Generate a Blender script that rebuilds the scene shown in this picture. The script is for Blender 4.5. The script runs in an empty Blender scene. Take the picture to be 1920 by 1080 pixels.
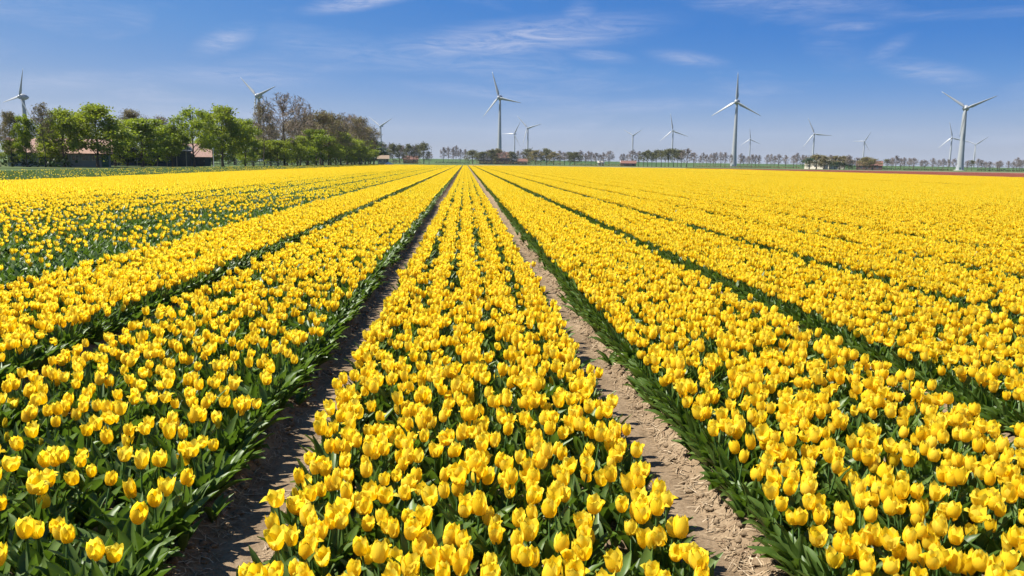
import bpy, bmesh, math, random
import numpy as np
from mathutils import Vector, Matrix, Euler

R = math.radians
scene = bpy.context.scene
col = scene.collection
rng = np.random.default_rng(7)
random.seed(7)

# ------------------------------------------------------------------ camera
CAM_H = 1.5
YAW, PITCH, ROLL = R(3.486), R(9.03), R(0.8)
cam_data = bpy.data.cameras.new('camera')
cam_data.sensor_width = 36.0
cam_data.lens = 36.0 * 1480 / 1920
cam_data.clip_start = 0.05
cam_data.clip_end = 12000
cam = bpy.data.objects.new('camera', cam_data)
col.objects.link(cam)
fwd = Vector((math.sin(YAW) * math.cos(PITCH), math.cos(YAW) * math.cos(PITCH), -math.sin(PITCH)))
r0 = Vector((math.cos(YAW), -math.sin(YAW), 0))
u0 = r0.cross(fwd)
cr = r0 * math.cos(ROLL) + u0 * math.sin(ROLL)
cu = u0 * math.cos(ROLL) - r0 * math.sin(ROLL)
M = Matrix((cr, cu, -fwd)).transposed().to_4x4()
M.translation = (0, 0, CAM_H)
cam.matrix_world = M
scene.camera = cam

# ------------------------------------------------------------------ sun, sky, exposure
SUN_AZ, SUN_EL = R(-85), R(54)          # bearing from +Y (negative = left), elevation
sun_dir = Vector((math.sin(SUN_AZ) * math.cos(SUN_EL), math.cos(SUN_AZ) * math.cos(SUN_EL), math.sin(SUN_EL)))
sl = bpy.data.lights.new('sun', 'SUN')
sl.energy = 5.0
sl.angle = R(0.53)
sl.color = (1.0, 0.95, 0.87)
so = bpy.data.objects.new('sun', sl)
col.objects.link(so)
so.rotation_euler = (-sun_dir).to_track_quat('-Z', 'Y').to_euler()
so.location = (-30, 10, 60)

world = bpy.data.worlds.new('World')
scene.world = world
world.use_nodes = True
wt = world.node_tree
for n in list(wt.nodes):
    wt.nodes.remove(n)


class NT:
    """small node-tree builder"""
    def __init__(self, tree):
        self.t = tree

    def n(self, kind, **kw):
        nd = self.t.nodes.new(kind)
        for k, v in kw.items():
            if k == 'ins':
                for kk, vv in v.items():
                    s = nd.inputs[kk]
                    if isinstance(vv, bpy.types.NodeSocket):
                        self.t.links.new(vv, s)
                    else:
                        s.default_value = vv
            else:
                setattr(nd, k, v)
        return nd

    def math(self, op, a, b=0.0, clamp=False):
        nd = self.n('ShaderNodeMath', operation=op, use_clamp=clamp)
        for i, v in enumerate((a, b)):
            if isinstance(v, bpy.types.NodeSocket):
                self.t.links.new(v, nd.inputs[i])
            else:
                nd.inputs[i].default_value = v
        return nd.outputs[0]

    def ramp(self, fac, stops, interp='LINEAR'):
        nd = self.n('ShaderNodeValToRGB')
        cr_ = nd.color_ramp
        cr_.interpolation = interp
        while len(cr_.elements) < len(stops):
            cr_.elements.new(0.5)
        for e, (p, c) in zip(cr_.elements, stops):
            e.position = p
            e.color = (*c, 1) if len(c) == 3 else c
        self.t.links.new(fac, nd.inputs[0])
        return nd.outputs[0]

    def mix(self, fac, a, b, blend='MIX'):
        nd = self.n('ShaderNodeMix', data_type='RGBA', blend_type=blend)
        for i, v in ((0, fac), (6, a), (7, b)):
            if isinstance(v, bpy.types.NodeSocket):
                self.t.links.new(v, nd.inputs[i])
            else:
                nd.inputs[i].default_value = v if i == 0 else (*v, 1)
        return nd.outputs[2]

    def noise(self, vec, scale, detail=4, rough=0.55, dist=0.0):
        nd = self.n('ShaderNodeTexNoise', ins={'Scale': scale, 'Detail': detail, 'Roughness': rough, 'Distortion': dist})
        if vec is not None:
            self.t.links.new(vec, nd.inputs['Vector'])
        return nd.outputs['Fac']


W = NT(wt)
sky = W.n('ShaderNodeTexSky', sky_type='NISHITA')
sky.sun_disc = False
sky.sun_elevation = SUN_EL
sky.sun_rotation = SUN_AZ
sky.altitude = 0
sky.air_density = 1.0
sky.dust_density = 0.3
sky.ozone_density = 6.0
tc = W.n('ShaderNodeTexCoord')
sep = W.n('ShaderNodeSeparateXYZ', ins={0: tc.outputs['Generated']})
az = W.math('ARCTAN2', sep.outputs[0], sep.outputs[1])
el = W.math('ARCSINE', sep.outputs[2])
azel = W.n('ShaderNodeCombineXYZ', ins={0: az, 1: el, 2: 0.0}).outputs[0]
# cirrus layer seen from below: flat-layer coordinates, wind-stretched noise
lay = W.n('ShaderNodeMapping', ins={0: azel, 'Rotation': (0, 0, R(-7)), 'Scale': (10.0, 62.0, 1.0)}).outputs[0]
fib = W.noise(lay, 1.4, 9, 0.68, 1.6)
lay2 = W.n('ShaderNodeMapping', ins={0: azel, 'Rotation': (0, 0, R(-9)), 'Scale': (3.2, 13.0, 1.0), 'Location': (3.1, 0.7, 0)}).outputs[0]
big = W.noise(lay2, 1.0, 4, 0.55, 0.5)
cov = W.math('MULTIPLY', W.ramp(big, [(0.50, (0, 0, 0)), (0.72, (1, 1, 1))]), 0.42)
# (azimuth, elevation, half length, half height in degrees, slant, strength)
BANKS = [(-6.4, 10.9, 4.4, 0.65, 13, 0.95), (3.6, 8.5, 9.5, 1.25, 6, 0.74), (7.8, 10.0, 1.3, 0.9, 20, 0.5), (-16.0, 7.7, 2.2, 0.8, 22, 0.5),
         (-15.5, 5.4, 6.0, 0.75, 0, 0.38), (9.2, 7.4, 2.4, 0.45, -6, 0.46), (15.4, 7.2, 2.6, 0.5, -8, 0.46), (25.7, 8.9, 2.2, 0.35, 0, 0.4),
         (30.6, 5.9, 3.2, 0.7, -12, 0.45), (28.0, 7.4, 1.5, 0.6, 30, 0.3), (2.6, 4.8, 7.5, 0.5, -4, 0.32), (-25.0, 4.6, 5.5, 0.7, 4, 0.3), (12.0, 4.0, 9.0, 0.5, 3, 0.28)]
tot = cov
for (a, e, la, lh, sl_, st) in BANKS:
    mp = W.n('ShaderNodeMapping', vector_type='TEXTURE', ins={0: azel, 'Location': (R(a), R(e), 0), 'Rotation': (0, 0, R(sl_)), 'Scale': (R(la), R(lh), 1)})
    ln = W.n('ShaderNodeVectorMath', operation='LENGTH', ins={0: mp.outputs[0]}).outputs['Value']
    fall = W.n('ShaderNodeMapRange', interpolation_type='SMOOTHSTEP', ins={0: ln, 1: 1.4, 2: 0.0, 3: 0.0, 4: st}).outputs[0]
    tot = W.math('MAXIMUM', tot, fall)
fibc = W.n('ShaderNodeMapRange', ins={0: fib, 1: 0.34, 2: 0.72, 3: 0.12, 4: 1.0}).outputs[0]
cl = W.math('MULTIPLY', tot, fibc, True)
cl = W.math('MULTIPLY', cl, W.n('ShaderNodeMapRange', ins={0: sep.outputs[2], 1: -0.01, 2: 0.05, 3: 0.0, 4: 1.0}).outputs[0], True)
# the air is clear: the hazy band of the sky model is squeezed towards the horizon, and its tones near the horizon graded to the deep blue / lavender of the day
vsq = W.n('ShaderNodeVectorMath', operation='MULTIPLY', ins={0: tc.outputs['Generated'], 1: (1, 1, 3)})
vsn = W.n('ShaderNodeVectorMath', operation='NORMALIZE', ins={0: vsq.outputs[0]})
wt.links.new(vsn.outputs[0], sky.inputs['Vector'])
skyr = W.n('ShaderNodeSeparateColor', ins={0: sky.outputs[0]}).outputs[0]
EXPO = 1.2
SKY_STRENGTH = 0.1
gain = 1 / (2 ** EXPO * SKY_STRENGTH)
TONES = [(0.0, (0.08, 0.14, 0.27)), (0.45, (0.075, 0.17, 0.38)), (0.70, (0.042, 0.19, 0.57)), (0.89, (0.046, 0.215, 0.615)), (1.15, (0.10, 0.285, 0.65)), (1.5, (0.18, 0.345, 0.65)), (1.8, (0.25, 0.39, 0.63)), (2.4, (0.34, 0.44, 0.61)), (3.6, (0.385, 0.445, 0.55)), (5.6, (0.48, 0.53, 0.64))]  # lowest stops, the unseen sky overhead, are raised to lighten the shadows
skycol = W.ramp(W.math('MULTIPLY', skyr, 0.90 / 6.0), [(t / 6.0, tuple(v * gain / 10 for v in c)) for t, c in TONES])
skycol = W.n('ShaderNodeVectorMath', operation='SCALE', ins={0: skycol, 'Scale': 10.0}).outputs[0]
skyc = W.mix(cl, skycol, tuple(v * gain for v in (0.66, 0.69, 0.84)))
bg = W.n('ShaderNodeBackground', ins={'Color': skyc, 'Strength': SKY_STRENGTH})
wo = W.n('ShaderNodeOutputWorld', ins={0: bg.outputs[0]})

scene.view_settings.view_transform = 'Standard'
scene.view_settings.look = 'None'
scene.view_settings.exposure = EXPO
scene.view_settings.gamma = 1.0
scene.view_settings.use_curve_mapping = False
scene.cycles.max_bounces = 10
scene.cycles.diffuse_bounces = 6
scene.cycles.transparent_max_bounces = 8


# ------------------------------------------------------------------ helpers
def tag(o, label=None, cat=None, group=None, kind=None):
    if label:
        o['label'] = label
    if cat:
        o['category'] = cat
    if group:
        o['group'] = group
    if kind:
        o['kind'] = kind
    return o


def link(o, parent=None):
    col.objects.link(o)
    if parent is not None:
        o.parent = parent
    return o


def empty(name, loc, rz=0.0):
    o = bpy.data.objects.new(name, None)
    o.empty_display_size = 0.1
    o.location = loc
    o.rotation_euler = (0, 0, rz)
    return link(o)


class MB:
    """mesh builder: vertices, faces, material index per face"""
    def __init__(self):
        self.v, self.f, self.m = [], [], []

    def add(self, verts, faces, mi=0):
        o = len(self.v)
        self.v.extend([tuple(p) for p in verts])
        self.f.extend([tuple(i + o for i in q) for q in faces])
        self.m.extend([mi] * len(faces))
        return self

    def box(self, x0, x1, y0, y1, z0, z1, mi=0):
        return self.add([(x0, y0, z0), (x1, y0, z0), (x1, y1, z0), (x0, y1, z0), (x0, y0, z1), (x1, y0, z1), (x1, y1, z1), (x0, y1, z1)],
                        [(3, 2, 1, 0), (4, 5, 6, 7), (0, 1, 5, 4), (1, 2, 6, 5), (2, 3, 7, 6), (3, 0, 4, 7)], mi)

    def tube(self, pts, rad, sides=5, mi=0, cap=True):
        pts = [Vector(p) for p in pts]
        n = len(pts)
        vs, fs = [], []
        for i, p in enumerate(pts):
            d = (pts[min(i + 1, n - 1)] - pts[max(i - 1, 0)])
            d = d.normalized() if d.length > 1e-9 else Vector((0, 0, 1))
            a = d.orthogonal().normalized() if abs(d.z) < 0.9 else d.cross(Vector((0, 1, 0))).normalized()
            b = d.cross(a)
            for k in range(sides):
                t = 2 * math.pi * k / sides
                vs.append(p + (a * math.cos(t) + b * math.sin(t)) * rad[i])
        for i in range(n - 1):
            for k in range(sides):
                k2 = (k + 1) % sides
                fs.append((i * sides + k, i * sides + k2, (i + 1) * sides + k2, (i + 1) * sides + k))
        if cap:
            fs.append(tuple(range((n - 1) * sides, n * sides)))
            fs.append(tuple(reversed(range(sides))))
        return self.add(vs, fs, mi)

    def lathe(self, prof, sides=20, mi=0, axis='Z', org=(0, 0, 0)):
        vs, fs = [], []
        for (h, r) in prof:
            for k in range(sides):
                t = 2 * math.pi * k / sides
                if axis == 'Z':
                    vs.append((org[0] + r * math.cos(t), org[1] + r * math.sin(t), org[2] + h))
                else:
                    vs.append((org[0] + r * math.cos(t), org[1] + h, org[2] + r * math.sin(t)))
        for i in range(len(prof) - 1):
            for k in range(sides):
                k2 = (k + 1) % sides
                q = (i * sides + k, i * sides + k2, (i + 1) * sides + k2, (i + 1) * sides + k)
                fs.append(q if axis == 'Z' else tuple(reversed(q)))
        return self.add(vs, fs, mi)

    def mesh(self, name, mats, smooth=False):
        me = bpy.data.meshes.new(name)
        me.from_pydata(self.v, [], self.f)
        for m_ in (mats if isinstance(mats, (list, tuple)) else [mats]):
            me.materials.append(m_)
        if len(set(self.m)) > 1:
            me.polygons.foreach_set('material_index', np.array(self.m, dtype=np.int32))
        if smooth:
            me.polygons.foreach_set('use_smooth', np.ones(len(self.f), dtype=bool))
        me.update()
        return me

    def build(self, name, mats, parent=None, smooth=False):
        return link(bpy.data.objects.new(name, self.mesh(name, mats, smooth)), parent)


def np_mesh(name, V, F, mats, smooth=False, mi=None):
    """fast mesh from arrays: V (n,3), F (m,k) with constant k"""
    me = bpy.data.meshes.new(name)
    n, (m, k) = len(V), F.shape
    me.vertices.add(n)
    me.vertices.foreach_set('co', np.asarray(V, dtype=np.float32).ravel())
    me.loops.add(m * k)
    me.loops.foreach_set('vertex_index', F.astype(np.int32).ravel())
    me.polygons.add(m)
    me.polygons.foreach_set('loop_start', np.arange(0, m * k, k, dtype=np.int32))
    for m_ in (mats if isinstance(mats, (list, tuple)) else [mats]):
        me.materials.append(m_)
    if mi is not None:
        me.polygons.foreach_set('material_index', np.asarray(mi, dtype=np.int32))
    if smooth:
        me.polygons.foreach_set('use_smooth', np.ones(m, dtype=bool))
    me.update(calc_edges=True)
    return me


def vnoise(x, y, seed, per=4096):
    """smooth 2-D value noise in [-1, 1]"""
    xi, yi = np.floor(x).astype(np.int64), np.floor(y).astype(np.int64)
    fx, fy = x - xi, y - yi
    fx, fy = fx * fx * (3 - 2 * fx), fy * fy * (3 - 2 * fy)

    def h(a, b):
        q = (a * 374761393 + b * 668265263 + seed * 974634777) & 0xffffffff
        q = ((q ^ (q >> 13)) * 1274126177) & 0xffffffff
        return ((q ^ (q >> 16)) & 0xffff) / 32767.5 - 1
    return (h(xi, yi) * (1 - fx) + h(xi + 1, yi) * fx) * (1 - fy) + (h(xi, yi + 1) * (1 - fx) + h(xi + 1, yi + 1) * fx) * fy


# ------------------------------------------------------------------ materials
def new_mat(name):
    m_ = bpy.data.materials.new(name)
    m_.use_nodes = True
    t = m_.node_tree
    for n in list(t.nodes):
        t.nodes.remove(n)
    return m_, NT(t)


def finish(T, shader, bump=None):
    out = T.n('ShaderNodeOutputMaterial')
    T.t.links.new(shader, out.inputs[0])


def simple_mat(name, c, rough=0.7, var=0.18, scale=3.0, spec=0.3, metal=0.0, bump=0.0, bscale=40.0):
    m_, T = new_mat(name)
    tcn = T.n('ShaderNodeTexCoord')
    nz = T.noise(tcn.outputs['Object'], scale, 5, 0.6)
    cc = T.ramp(nz, [(0.3, tuple(v * (1 - var) for v in c)), (0.7, tuple(min(1, v * (1 + var)) for v in c))])
    p = T.n('ShaderNodeBsdfPrincipled', ins={'Base Color': cc, 'Roughness': rough, 'Specular IOR Level': spec, 'Metallic': metal})
    if bump:
        b = T.n('ShaderNodeBump', ins={'Strength': bump, 'Distance': 0.02, 'Height': T.noise(tcn.outputs['Object'], bscale, 4)})
        T.t.links.new(b.outputs[0], p.inputs['Normal'])
    finish(T, p.outputs[0])
    return m_


def leafy_mat(name, stops, rough=0.5, trans=0.3, spec=0.35, transcol=None, mottle=0.22, streak=0.0):
    """thin foliage / petals: colour varies per plant and per leaf, light passes through"""
    m_, T = new_mat(name)
    oi = T.n('ShaderNodeObjectInfo')
    geo = T.n('ShaderNodeNewGeometry')
    rnd = T.math('FRACT', T.math('ADD', oi.outputs['Random'], geo.outputs['Random Per Island']))
    c = T.ramp(rnd, stops)
    tcn = T.n('ShaderNodeTexCoord')
    nz = T.noise(tcn.outputs['Object'], 28.0, 3)
    c = T.mix(mottle, c, T.ramp(nz, [(0.35, (0.35, 0.35, 0.35)), (0.65, (1, 1, 1))]), 'MULTIPLY')
    if streak:
        sv = T.n('ShaderNodeMapping', ins={0: tcn.outputs['Object'], 'Scale': (300.0, 300.0, 34.0)}).outputs[0]
        c = T.mix(streak, c, T.ramp(T.noise(sv, 1.0, 3, 0.6), [(0.36, (0.86, 0.70, 0.5)), (0.62, (1, 1, 1))]), 'MULTIPLY')
    p = T.n('ShaderNodeBsdfPrincipled', ins={'Base Color': c, 'Roughness': rough, 'Specular IOR Level': spec})
    tr = T.n('ShaderNodeBsdfTranslucent')
    T.t.links.new(c if transcol is None else T.mix(0.6, c, transcol), tr.inputs[0])
    mx = T.n('ShaderNodeMixShader', ins={0: trans, 1: p.outputs[0], 2: tr.outputs[0]})
    finish(T, mx.outputs[0])
    return m_


MAT = {}
MAT['petal'] = leafy_mat('yellow petal', [(0.0, (0.91, 0.68, 0.02)), (0.5, (0.94, 0.755, 0.042)), (1.0, (0.96, 0.81, 0.085))], 0.5, 0.60, 0.18, mottle=0.04, streak=0.24)
MAT['bud'] = leafy_mat('green yellow bud petal', [(0.0, (0.55, 0.46, 0.02)), (1.0, (0.72, 0.52, 0.015))], 0.48, 0.35, 0.22)
MAT['red_petal'] = leafy_mat('salmon petal', [(0.0, (0.42, 0.12, 0.08)), (1.0, (0.50, 0.19, 0.13))], 0.5, 0.35, 0.2)
MAT['leaf'] = leafy_mat('tulip leaf', [(0.0, (0.055, 0.100, 0.014)), (0.5, (0.080, 0.138, 0.020)), (1.0, (0.12, 0.185, 0.042))], 0.45, 0.28, 0.36, (0.14, 0.25, 0.01))
MAT['stem'] = leafy_mat('tulip stem', [(0.0, (0.06, 0.13, 0.03)), (1.0, (0.09, 0.17, 0.045))], 0.45, 0.1, 0.4)


def soil_mat(name, dark, mid, light, bump=0.6):
    m_, T = new_mat(name)
    tcn = T.n('ShaderNodeTexCoord')
    o = tcn.outputs['Object']
    st = T.n('ShaderNodeMapping', ins={0: o, 'Scale': (1.0, 0.35, 1.0)}).outputs[0]
    n1 = T.noise(st, 5.0, 6, 0.62)
    n2 = T.noise(o, 60.0, 5, 0.7)
    n3 = T.noise(o, 260.0, 3, 0.6)
    f = T.math('ADD', T.math('MULTIPLY', n1, 0.5), T.math('MULTIPLY', n2, 0.5))
    c = T.ramp(f, [(0.36, dark), (0.5, mid), (0.62, light)])
    p = T.n('ShaderNodeBsdfPrincipled', ins={'Base Color': c, 'Roughness': 0.92, 'Specular IOR Level': 0.12})
    h = T.math('ADD', n2, T.math('MULTIPLY', n3, 0.4))
    b = T.n('ShaderNodeBump', ins={'Strength': bump, 'Distance': 0.012, 'Height': h})
    T.t.links.new(b.outputs[0], p.inputs['Normal'])
    finish(T, p.outputs[0])
    return m_


MAT['soil'] = soil_mat('dry tan soil', (0.098, 0.067, 0.038), (0.172, 0.122, 0.073), (0.240, 0.176, 0.110))
MAT['straw'] = leafy_mat('straw', [(0.0, (0.16, 0.10, 0.055)), (0.6, (0.31, 0.225, 0.13)), (1.0, (0.45, 0.355, 0.24))], 0.7, 0.1, 0.3)


def ground_mat(name, a, b, c, s1=0.02, s2=0.6):
    m_, T = new_mat(name)
    o = T.n('ShaderNodeTexCoord').outputs['Object']
    n1 = T.noise(o, s1, 5, 0.6)
    n2 = T.noise(o, s2, 5, 0.65)
    k = T.ramp(T.math('ADD', T.math('MULTIPLY', n1, 0.6), T.math('MULTIPLY', n2, 0.4)), [(0.38, a), (0.5, b), (0.62, c)])
    p = T.n('ShaderNodeBsdfPrincipled', ins={'Base Color': k, 'Roughness': 0.9, 'Specular IOR Level': 0.1})
    bp = T.n('ShaderNodeBump', ins={'Strength': 0.5, 'Distance': 0.1, 'Height': n2})
    T.t.links.new(bp.outputs[0], p.inputs['Normal'])
    finish(T, p.outputs[0])
    return m_


MAT['grass'] = ground_mat('meadow grass', (0.038, 0.068, 0.018), (0.060, 0.092, 0.028), (0.10, 0.105, 0.042))
MAT['dike'] = ground_mat('dike grass', (0.030, 0.062, 0.018), (0.042, 0.078, 0.022), (0.056, 0.09, 0.028), 0.01, 0.2)
MAT['verge'] = ground_mat('verge of dry grass', (0.07, 0.085, 0.025), (0.12, 0.11, 0.045), (0.18, 0.13, 0.07), 0.03, 0.5)
MAT['brown'] = ground_mat('bare brown field', (0.16, 0.11, 0.07), (0.22, 0.15, 0.10), (0.27, 0.19, 0.13), 0.03, 0.8)
MAT['bark'] = simple_mat('bark', (0.105, 0.08, 0.058), 0.9, 0.35, 6.0, 0.1, bump=0.5)
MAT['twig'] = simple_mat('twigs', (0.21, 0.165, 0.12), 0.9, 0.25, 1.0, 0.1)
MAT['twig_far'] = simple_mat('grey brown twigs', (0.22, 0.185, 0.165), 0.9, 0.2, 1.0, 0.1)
MAT['green'] = leafy_mat('fresh green leaves', [(0.0, (0.14, 0.19, 0.016)), (0.6, (0.23, 0.285, 0.026)), (1.0, (0.31, 0.345, 0.04))], 0.5, 0.5, 0.3, (0.28, 0.34, 0.01))
MAT['bright'] = leafy_mat('bright spring leaves', [(0.0, (0.13, 0.19, 0.014)), (0.6, (0.20, 0.26, 0.018)), (1.0, (0.30, 0.345, 0.028))], 0.5, 0.5, 0.3, (0.28, 0.36, 0.01))
MAT['dark_green'] = leafy_mat('dark green leaves', [(0.0, (0.022, 0.055, 0.014)), (1.0, (0.05, 0.09, 0.022))], 0.5, 0.25, 0.3)
MAT['bud_leaf'] = leafy_mat('brown olive buds', [(0.0, (0.16, 0.125, 0.065)), (0.6, (0.22, 0.18, 0.07)), (1.0, (0.23, 0.225, 0.06))], 0.7, 0.25, 0.2)
MAT['olive'] = leafy_mat('olive leaves', [(0.0, (0.085, 0.085, 0.035)), (0.6, (0.13, 0.13, 0.045)), (1.0, (0.16, 0.165, 0.055))], 0.6, 0.3, 0.2)
MAT['mill'] = simple_mat('pale grey turbine paint', (0.27, 0.285, 0.29), 0.4, 0.04, 0.4, 0.4)
MAT['mill_low'] = simple_mat('grey green turbine foot', (0.30, 0.33, 0.29), 0.5, 0.05, 0.4, 0.4)
MAT['mill_far'] = simple_mat('white turbine paint', (0.31, 0.33, 0.35), 0.4, 0.03, 0.4, 0.4)
MAT['tile'] = simple_mat('faded pink roof tiles', (0.30, 0.19, 0.15), 0.8, 0.22, 4.0, 0.2)
MAT['tile_red'] = simple_mat('red roof tiles', (0.15, 0.075, 0.055), 0.8, 0.25, 3.0, 0.2)
MAT['brick'] = simple_mat('red brick wall', (0.13, 0.075, 0.06), 0.85, 0.25, 5.0, 0.2)
MAT['wall_grey'] = simple_mat('blue grey painted wall', (0.24, 0.27, 0.30), 0.7, 0.08, 3.0)
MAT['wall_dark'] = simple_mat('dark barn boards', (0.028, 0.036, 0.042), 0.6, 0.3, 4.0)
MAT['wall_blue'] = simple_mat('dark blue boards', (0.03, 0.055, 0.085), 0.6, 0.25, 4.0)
MAT['wall_cream'] = simple_mat('cream plaster wall', (0.50, 0.45, 0.36), 0.8, 0.08, 1.5)
MAT['wall_white'] = simple_mat('white painted wall', (0.56, 0.55, 0.52), 0.7, 0.06, 2.0)
MAT['wall_tan'] = simple_mat('grey green wall', (0.22, 0.25, 0.19), 0.8, 0.1, 2.0)
MAT['roof_tan'] = simple_mat('tan roof', (0.22, 0.16, 0.11), 0.8, 0.15, 3.0, 0.2)
MAT['roof_dark'] = simple_mat('dark slate roof', (0.06, 0.065, 0.075), 0.6, 0.2, 3.0)
MAT['roof_pale'] = simple_mat('pale sheet roof', (0.40, 0.37, 0.32), 0.6, 0.1, 2.0)
MAT['door_green'] = simple_mat('green door paint', (0.02, 0.11, 0.075), 0.4, 0.1, 3.0)
MAT['frame'] = simple_mat('grey window frame', (0.45, 0.45, 0.44), 0.6, 0.05, 3.0)
MAT['glass'] = simple_mat('dark window glass', (0.02, 0.03, 0.04), 0.08, 0.1, 2.0, 0.6)
MAT['wood'] = simple_mat('weathered fence wood', (0.30, 0.25, 0.19), 0.85, 0.2, 6.0)
MAT['lamp'] = simple_mat('white lamp paint', (0.75, 0.75, 0.74), 0.4, 0.03, 2.0)
TURBINES = [
    (-392.0, 742.9, 52.9, 25.6, 20, 'big'),
    (-201.8, 805.1, 62.3, 27.1, 192, 'big'),
    (38.5, 899.2, 72.6, 29.1, -17, 'big'),
    (277.9, 813.8, 66.1, 29.0, 0, 'big'),
    (458.6, 715.7, 56.4, 25.9, 186, 'big'),
    (-155.0, 1492.0, 64.2, 31.4, 184, 'small'),
    (107.5, 1746.7, 63.2, 30.2, 30, 'small'),
    (116.8, 1495.4, 65.4, 30.8, 196, 'small'),
    (371.3, 1761.3, 64.4, 25.4, 180, 'small'),
    (379.5, 1451.2, 63.1, 31.2, -10, 'small'),
    (646.0, 1786.8, 61.2, 25.4, -5, 'small'),
    (629.3, 1416.5, 60.1, 30.8, -24, 'small'),
    (864.2, 1692.1, 57.4, 24.3, 30, 'small'),
    (849.2, 1356.1, 55.1, 28.0, -13, 'small'),
    (1072.5, 1628.6, 52.4, 28.1, 174, 'small'),
]
NEAR = [
    (-61.5, 112.5, 7.1, 3.2, 'bud'),
    (-59.2, 111.9, 6.6, 2.3, 'green_bright'),
    (-57.2, 112.6, 8.4, 2.3, 'thin'),
    (-56.2, 115.8, 7.6, 4.7, 'green'),
    (-53.0, 119.0, 8.4, 6.3, 'green'),
    (-52.4, 133.3, 7.7, 6.7, 'green_bright'),
    (-71.1, 176.4, 11.1, 6.8, 'bud'),
    (-68.8, 187.4, 10.9, 4.1, 'thin'),
    (-49.8, 139.4, 6.7, 4.2, 'green_bright'),
    (-46.2, 139.7, 9.4, 5.4, 'green_light'),
    (-44.7, 150.8, 10.4, 6.3, 'green'),
    (-42.2, 156.6, 9.1, 4.5, 'green_bright'),
    (-41.3, 167.6, 13.1, 3.3, 'thin'),
    (-38.6, 174.0, 15.0, 11.3, 'bare'),
    (-43.8, 182.8, 12.1, 4.3, 'bare'),
    (-41.3, 203.2, 14.5, 7.4, 'bare'),
    (-38.0, 212.8, 13.9, 9.7, 'bud'),
    (-38.0, 229.1, 14.2, 9.0, 'bud'),
    (-36.9, 251.9, 15.4, 10.5, 'bare'),
    (-36.3, 277.0, 15.6, 10.2, 'bud'),
    (-39.0, 326.0, 14.4, 9.9, 'bud'),
    (-40.6, 358.5, 9.7, 9.5, 'green_dark'),
    (-39.6, 172.2, 5.6, 5.0, 'green_small'),
    (-38.4, 185.9, 6.4, 5.4, 'green_small'),
    (-37.0, 201.9, 9.0, 6.3, 'green_bright'),
    (-36.1, 235.5, 9.8, 7.1, 'green_small'),
    (-37.4, 273.4, 7.3, 8.3, 'green_bright'),
    (-44.0, 227.6, 11.7, 8.9, 'bud'),
    (-41.3, 258.4, 12.4, 10.2, 'bud'),
    (-40.4, 287.8, 12.8, 9.4, 'bud'),
    (-46.6, 218.5, 11.9, 7.7, 'bud'),
    (-36.6, 217.7, 6.9, 5.7, 'green_small'),
    (-39.9, 322.3, 9.6, 8.1, 'green_small'),
    (-61.6, 199.2, 9.8, 6.5, 'green_small'),
    (-69.5, 139.6, 7.2, 4.1, 'green_small'),
    (-70.0, 149.7, 7.9, 4.8, 'green_small'),
    (-67.5, 159.5, 7.8, 5.1, 'green_small'),
    (-64.4, 171.2, 7.6, 5.1, 'green_small'),
    (-44.3, 170.7, 5.9, 4.9, 'green_small'),
    (-57.0, 218.2, 10.7, 6.3, 'bud'),
    (-56.6, 200.4, 8.9, 6.5, 'green_small'),
    (-42.1, 176.3, 5.6, 5.3, 'green_small'),
    (-41.5, 189.8, 5.8, 5.7, 'green_small'),
    (-40.3, 206.6, 6.0, 6.0, 'green_small'),
    (-39.5, 224.9, 7.9, 7.1, 'green_bright'),
    (-39.0, 267.4, 8.9, 8.8, 'green_small'),
    (-38.3, 296.9, 7.8, 8.6, 'green_small'),
    (-49.7, 207.9, 9.8, 6.2, 'bud'),
    (-41.6, 353.2, 10.5, 10.2, 'green_dark'),
    (-62.1, 180.1, 7.3, 5.4, 'green_small'),
    (-61.6, 112.8, 3.6, 2.9, 'green_small'),
    (-63.4, 121.7, 3.8, 2.8, 'green_dark'),
    (-58.9, 117.6, 4.2, 2.7, 'green_small'),
    (-57.8, 122.7, 3.9, 2.7, 'green_small'),
    (-57.8, 135.9, 5.3, 4.0, 'green_small'),
    (-55.9, 136.0, 4.3, 3.5, 'green_dark'),
    (-54.5, 144.6, 4.6, 4.1, 'green_dark'),
    (-52.3, 150.3, 4.8, 3.5, 'green_dark'),
    (-51.3, 162.6, 5.5, 4.2, 'green_small'),
]
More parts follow.
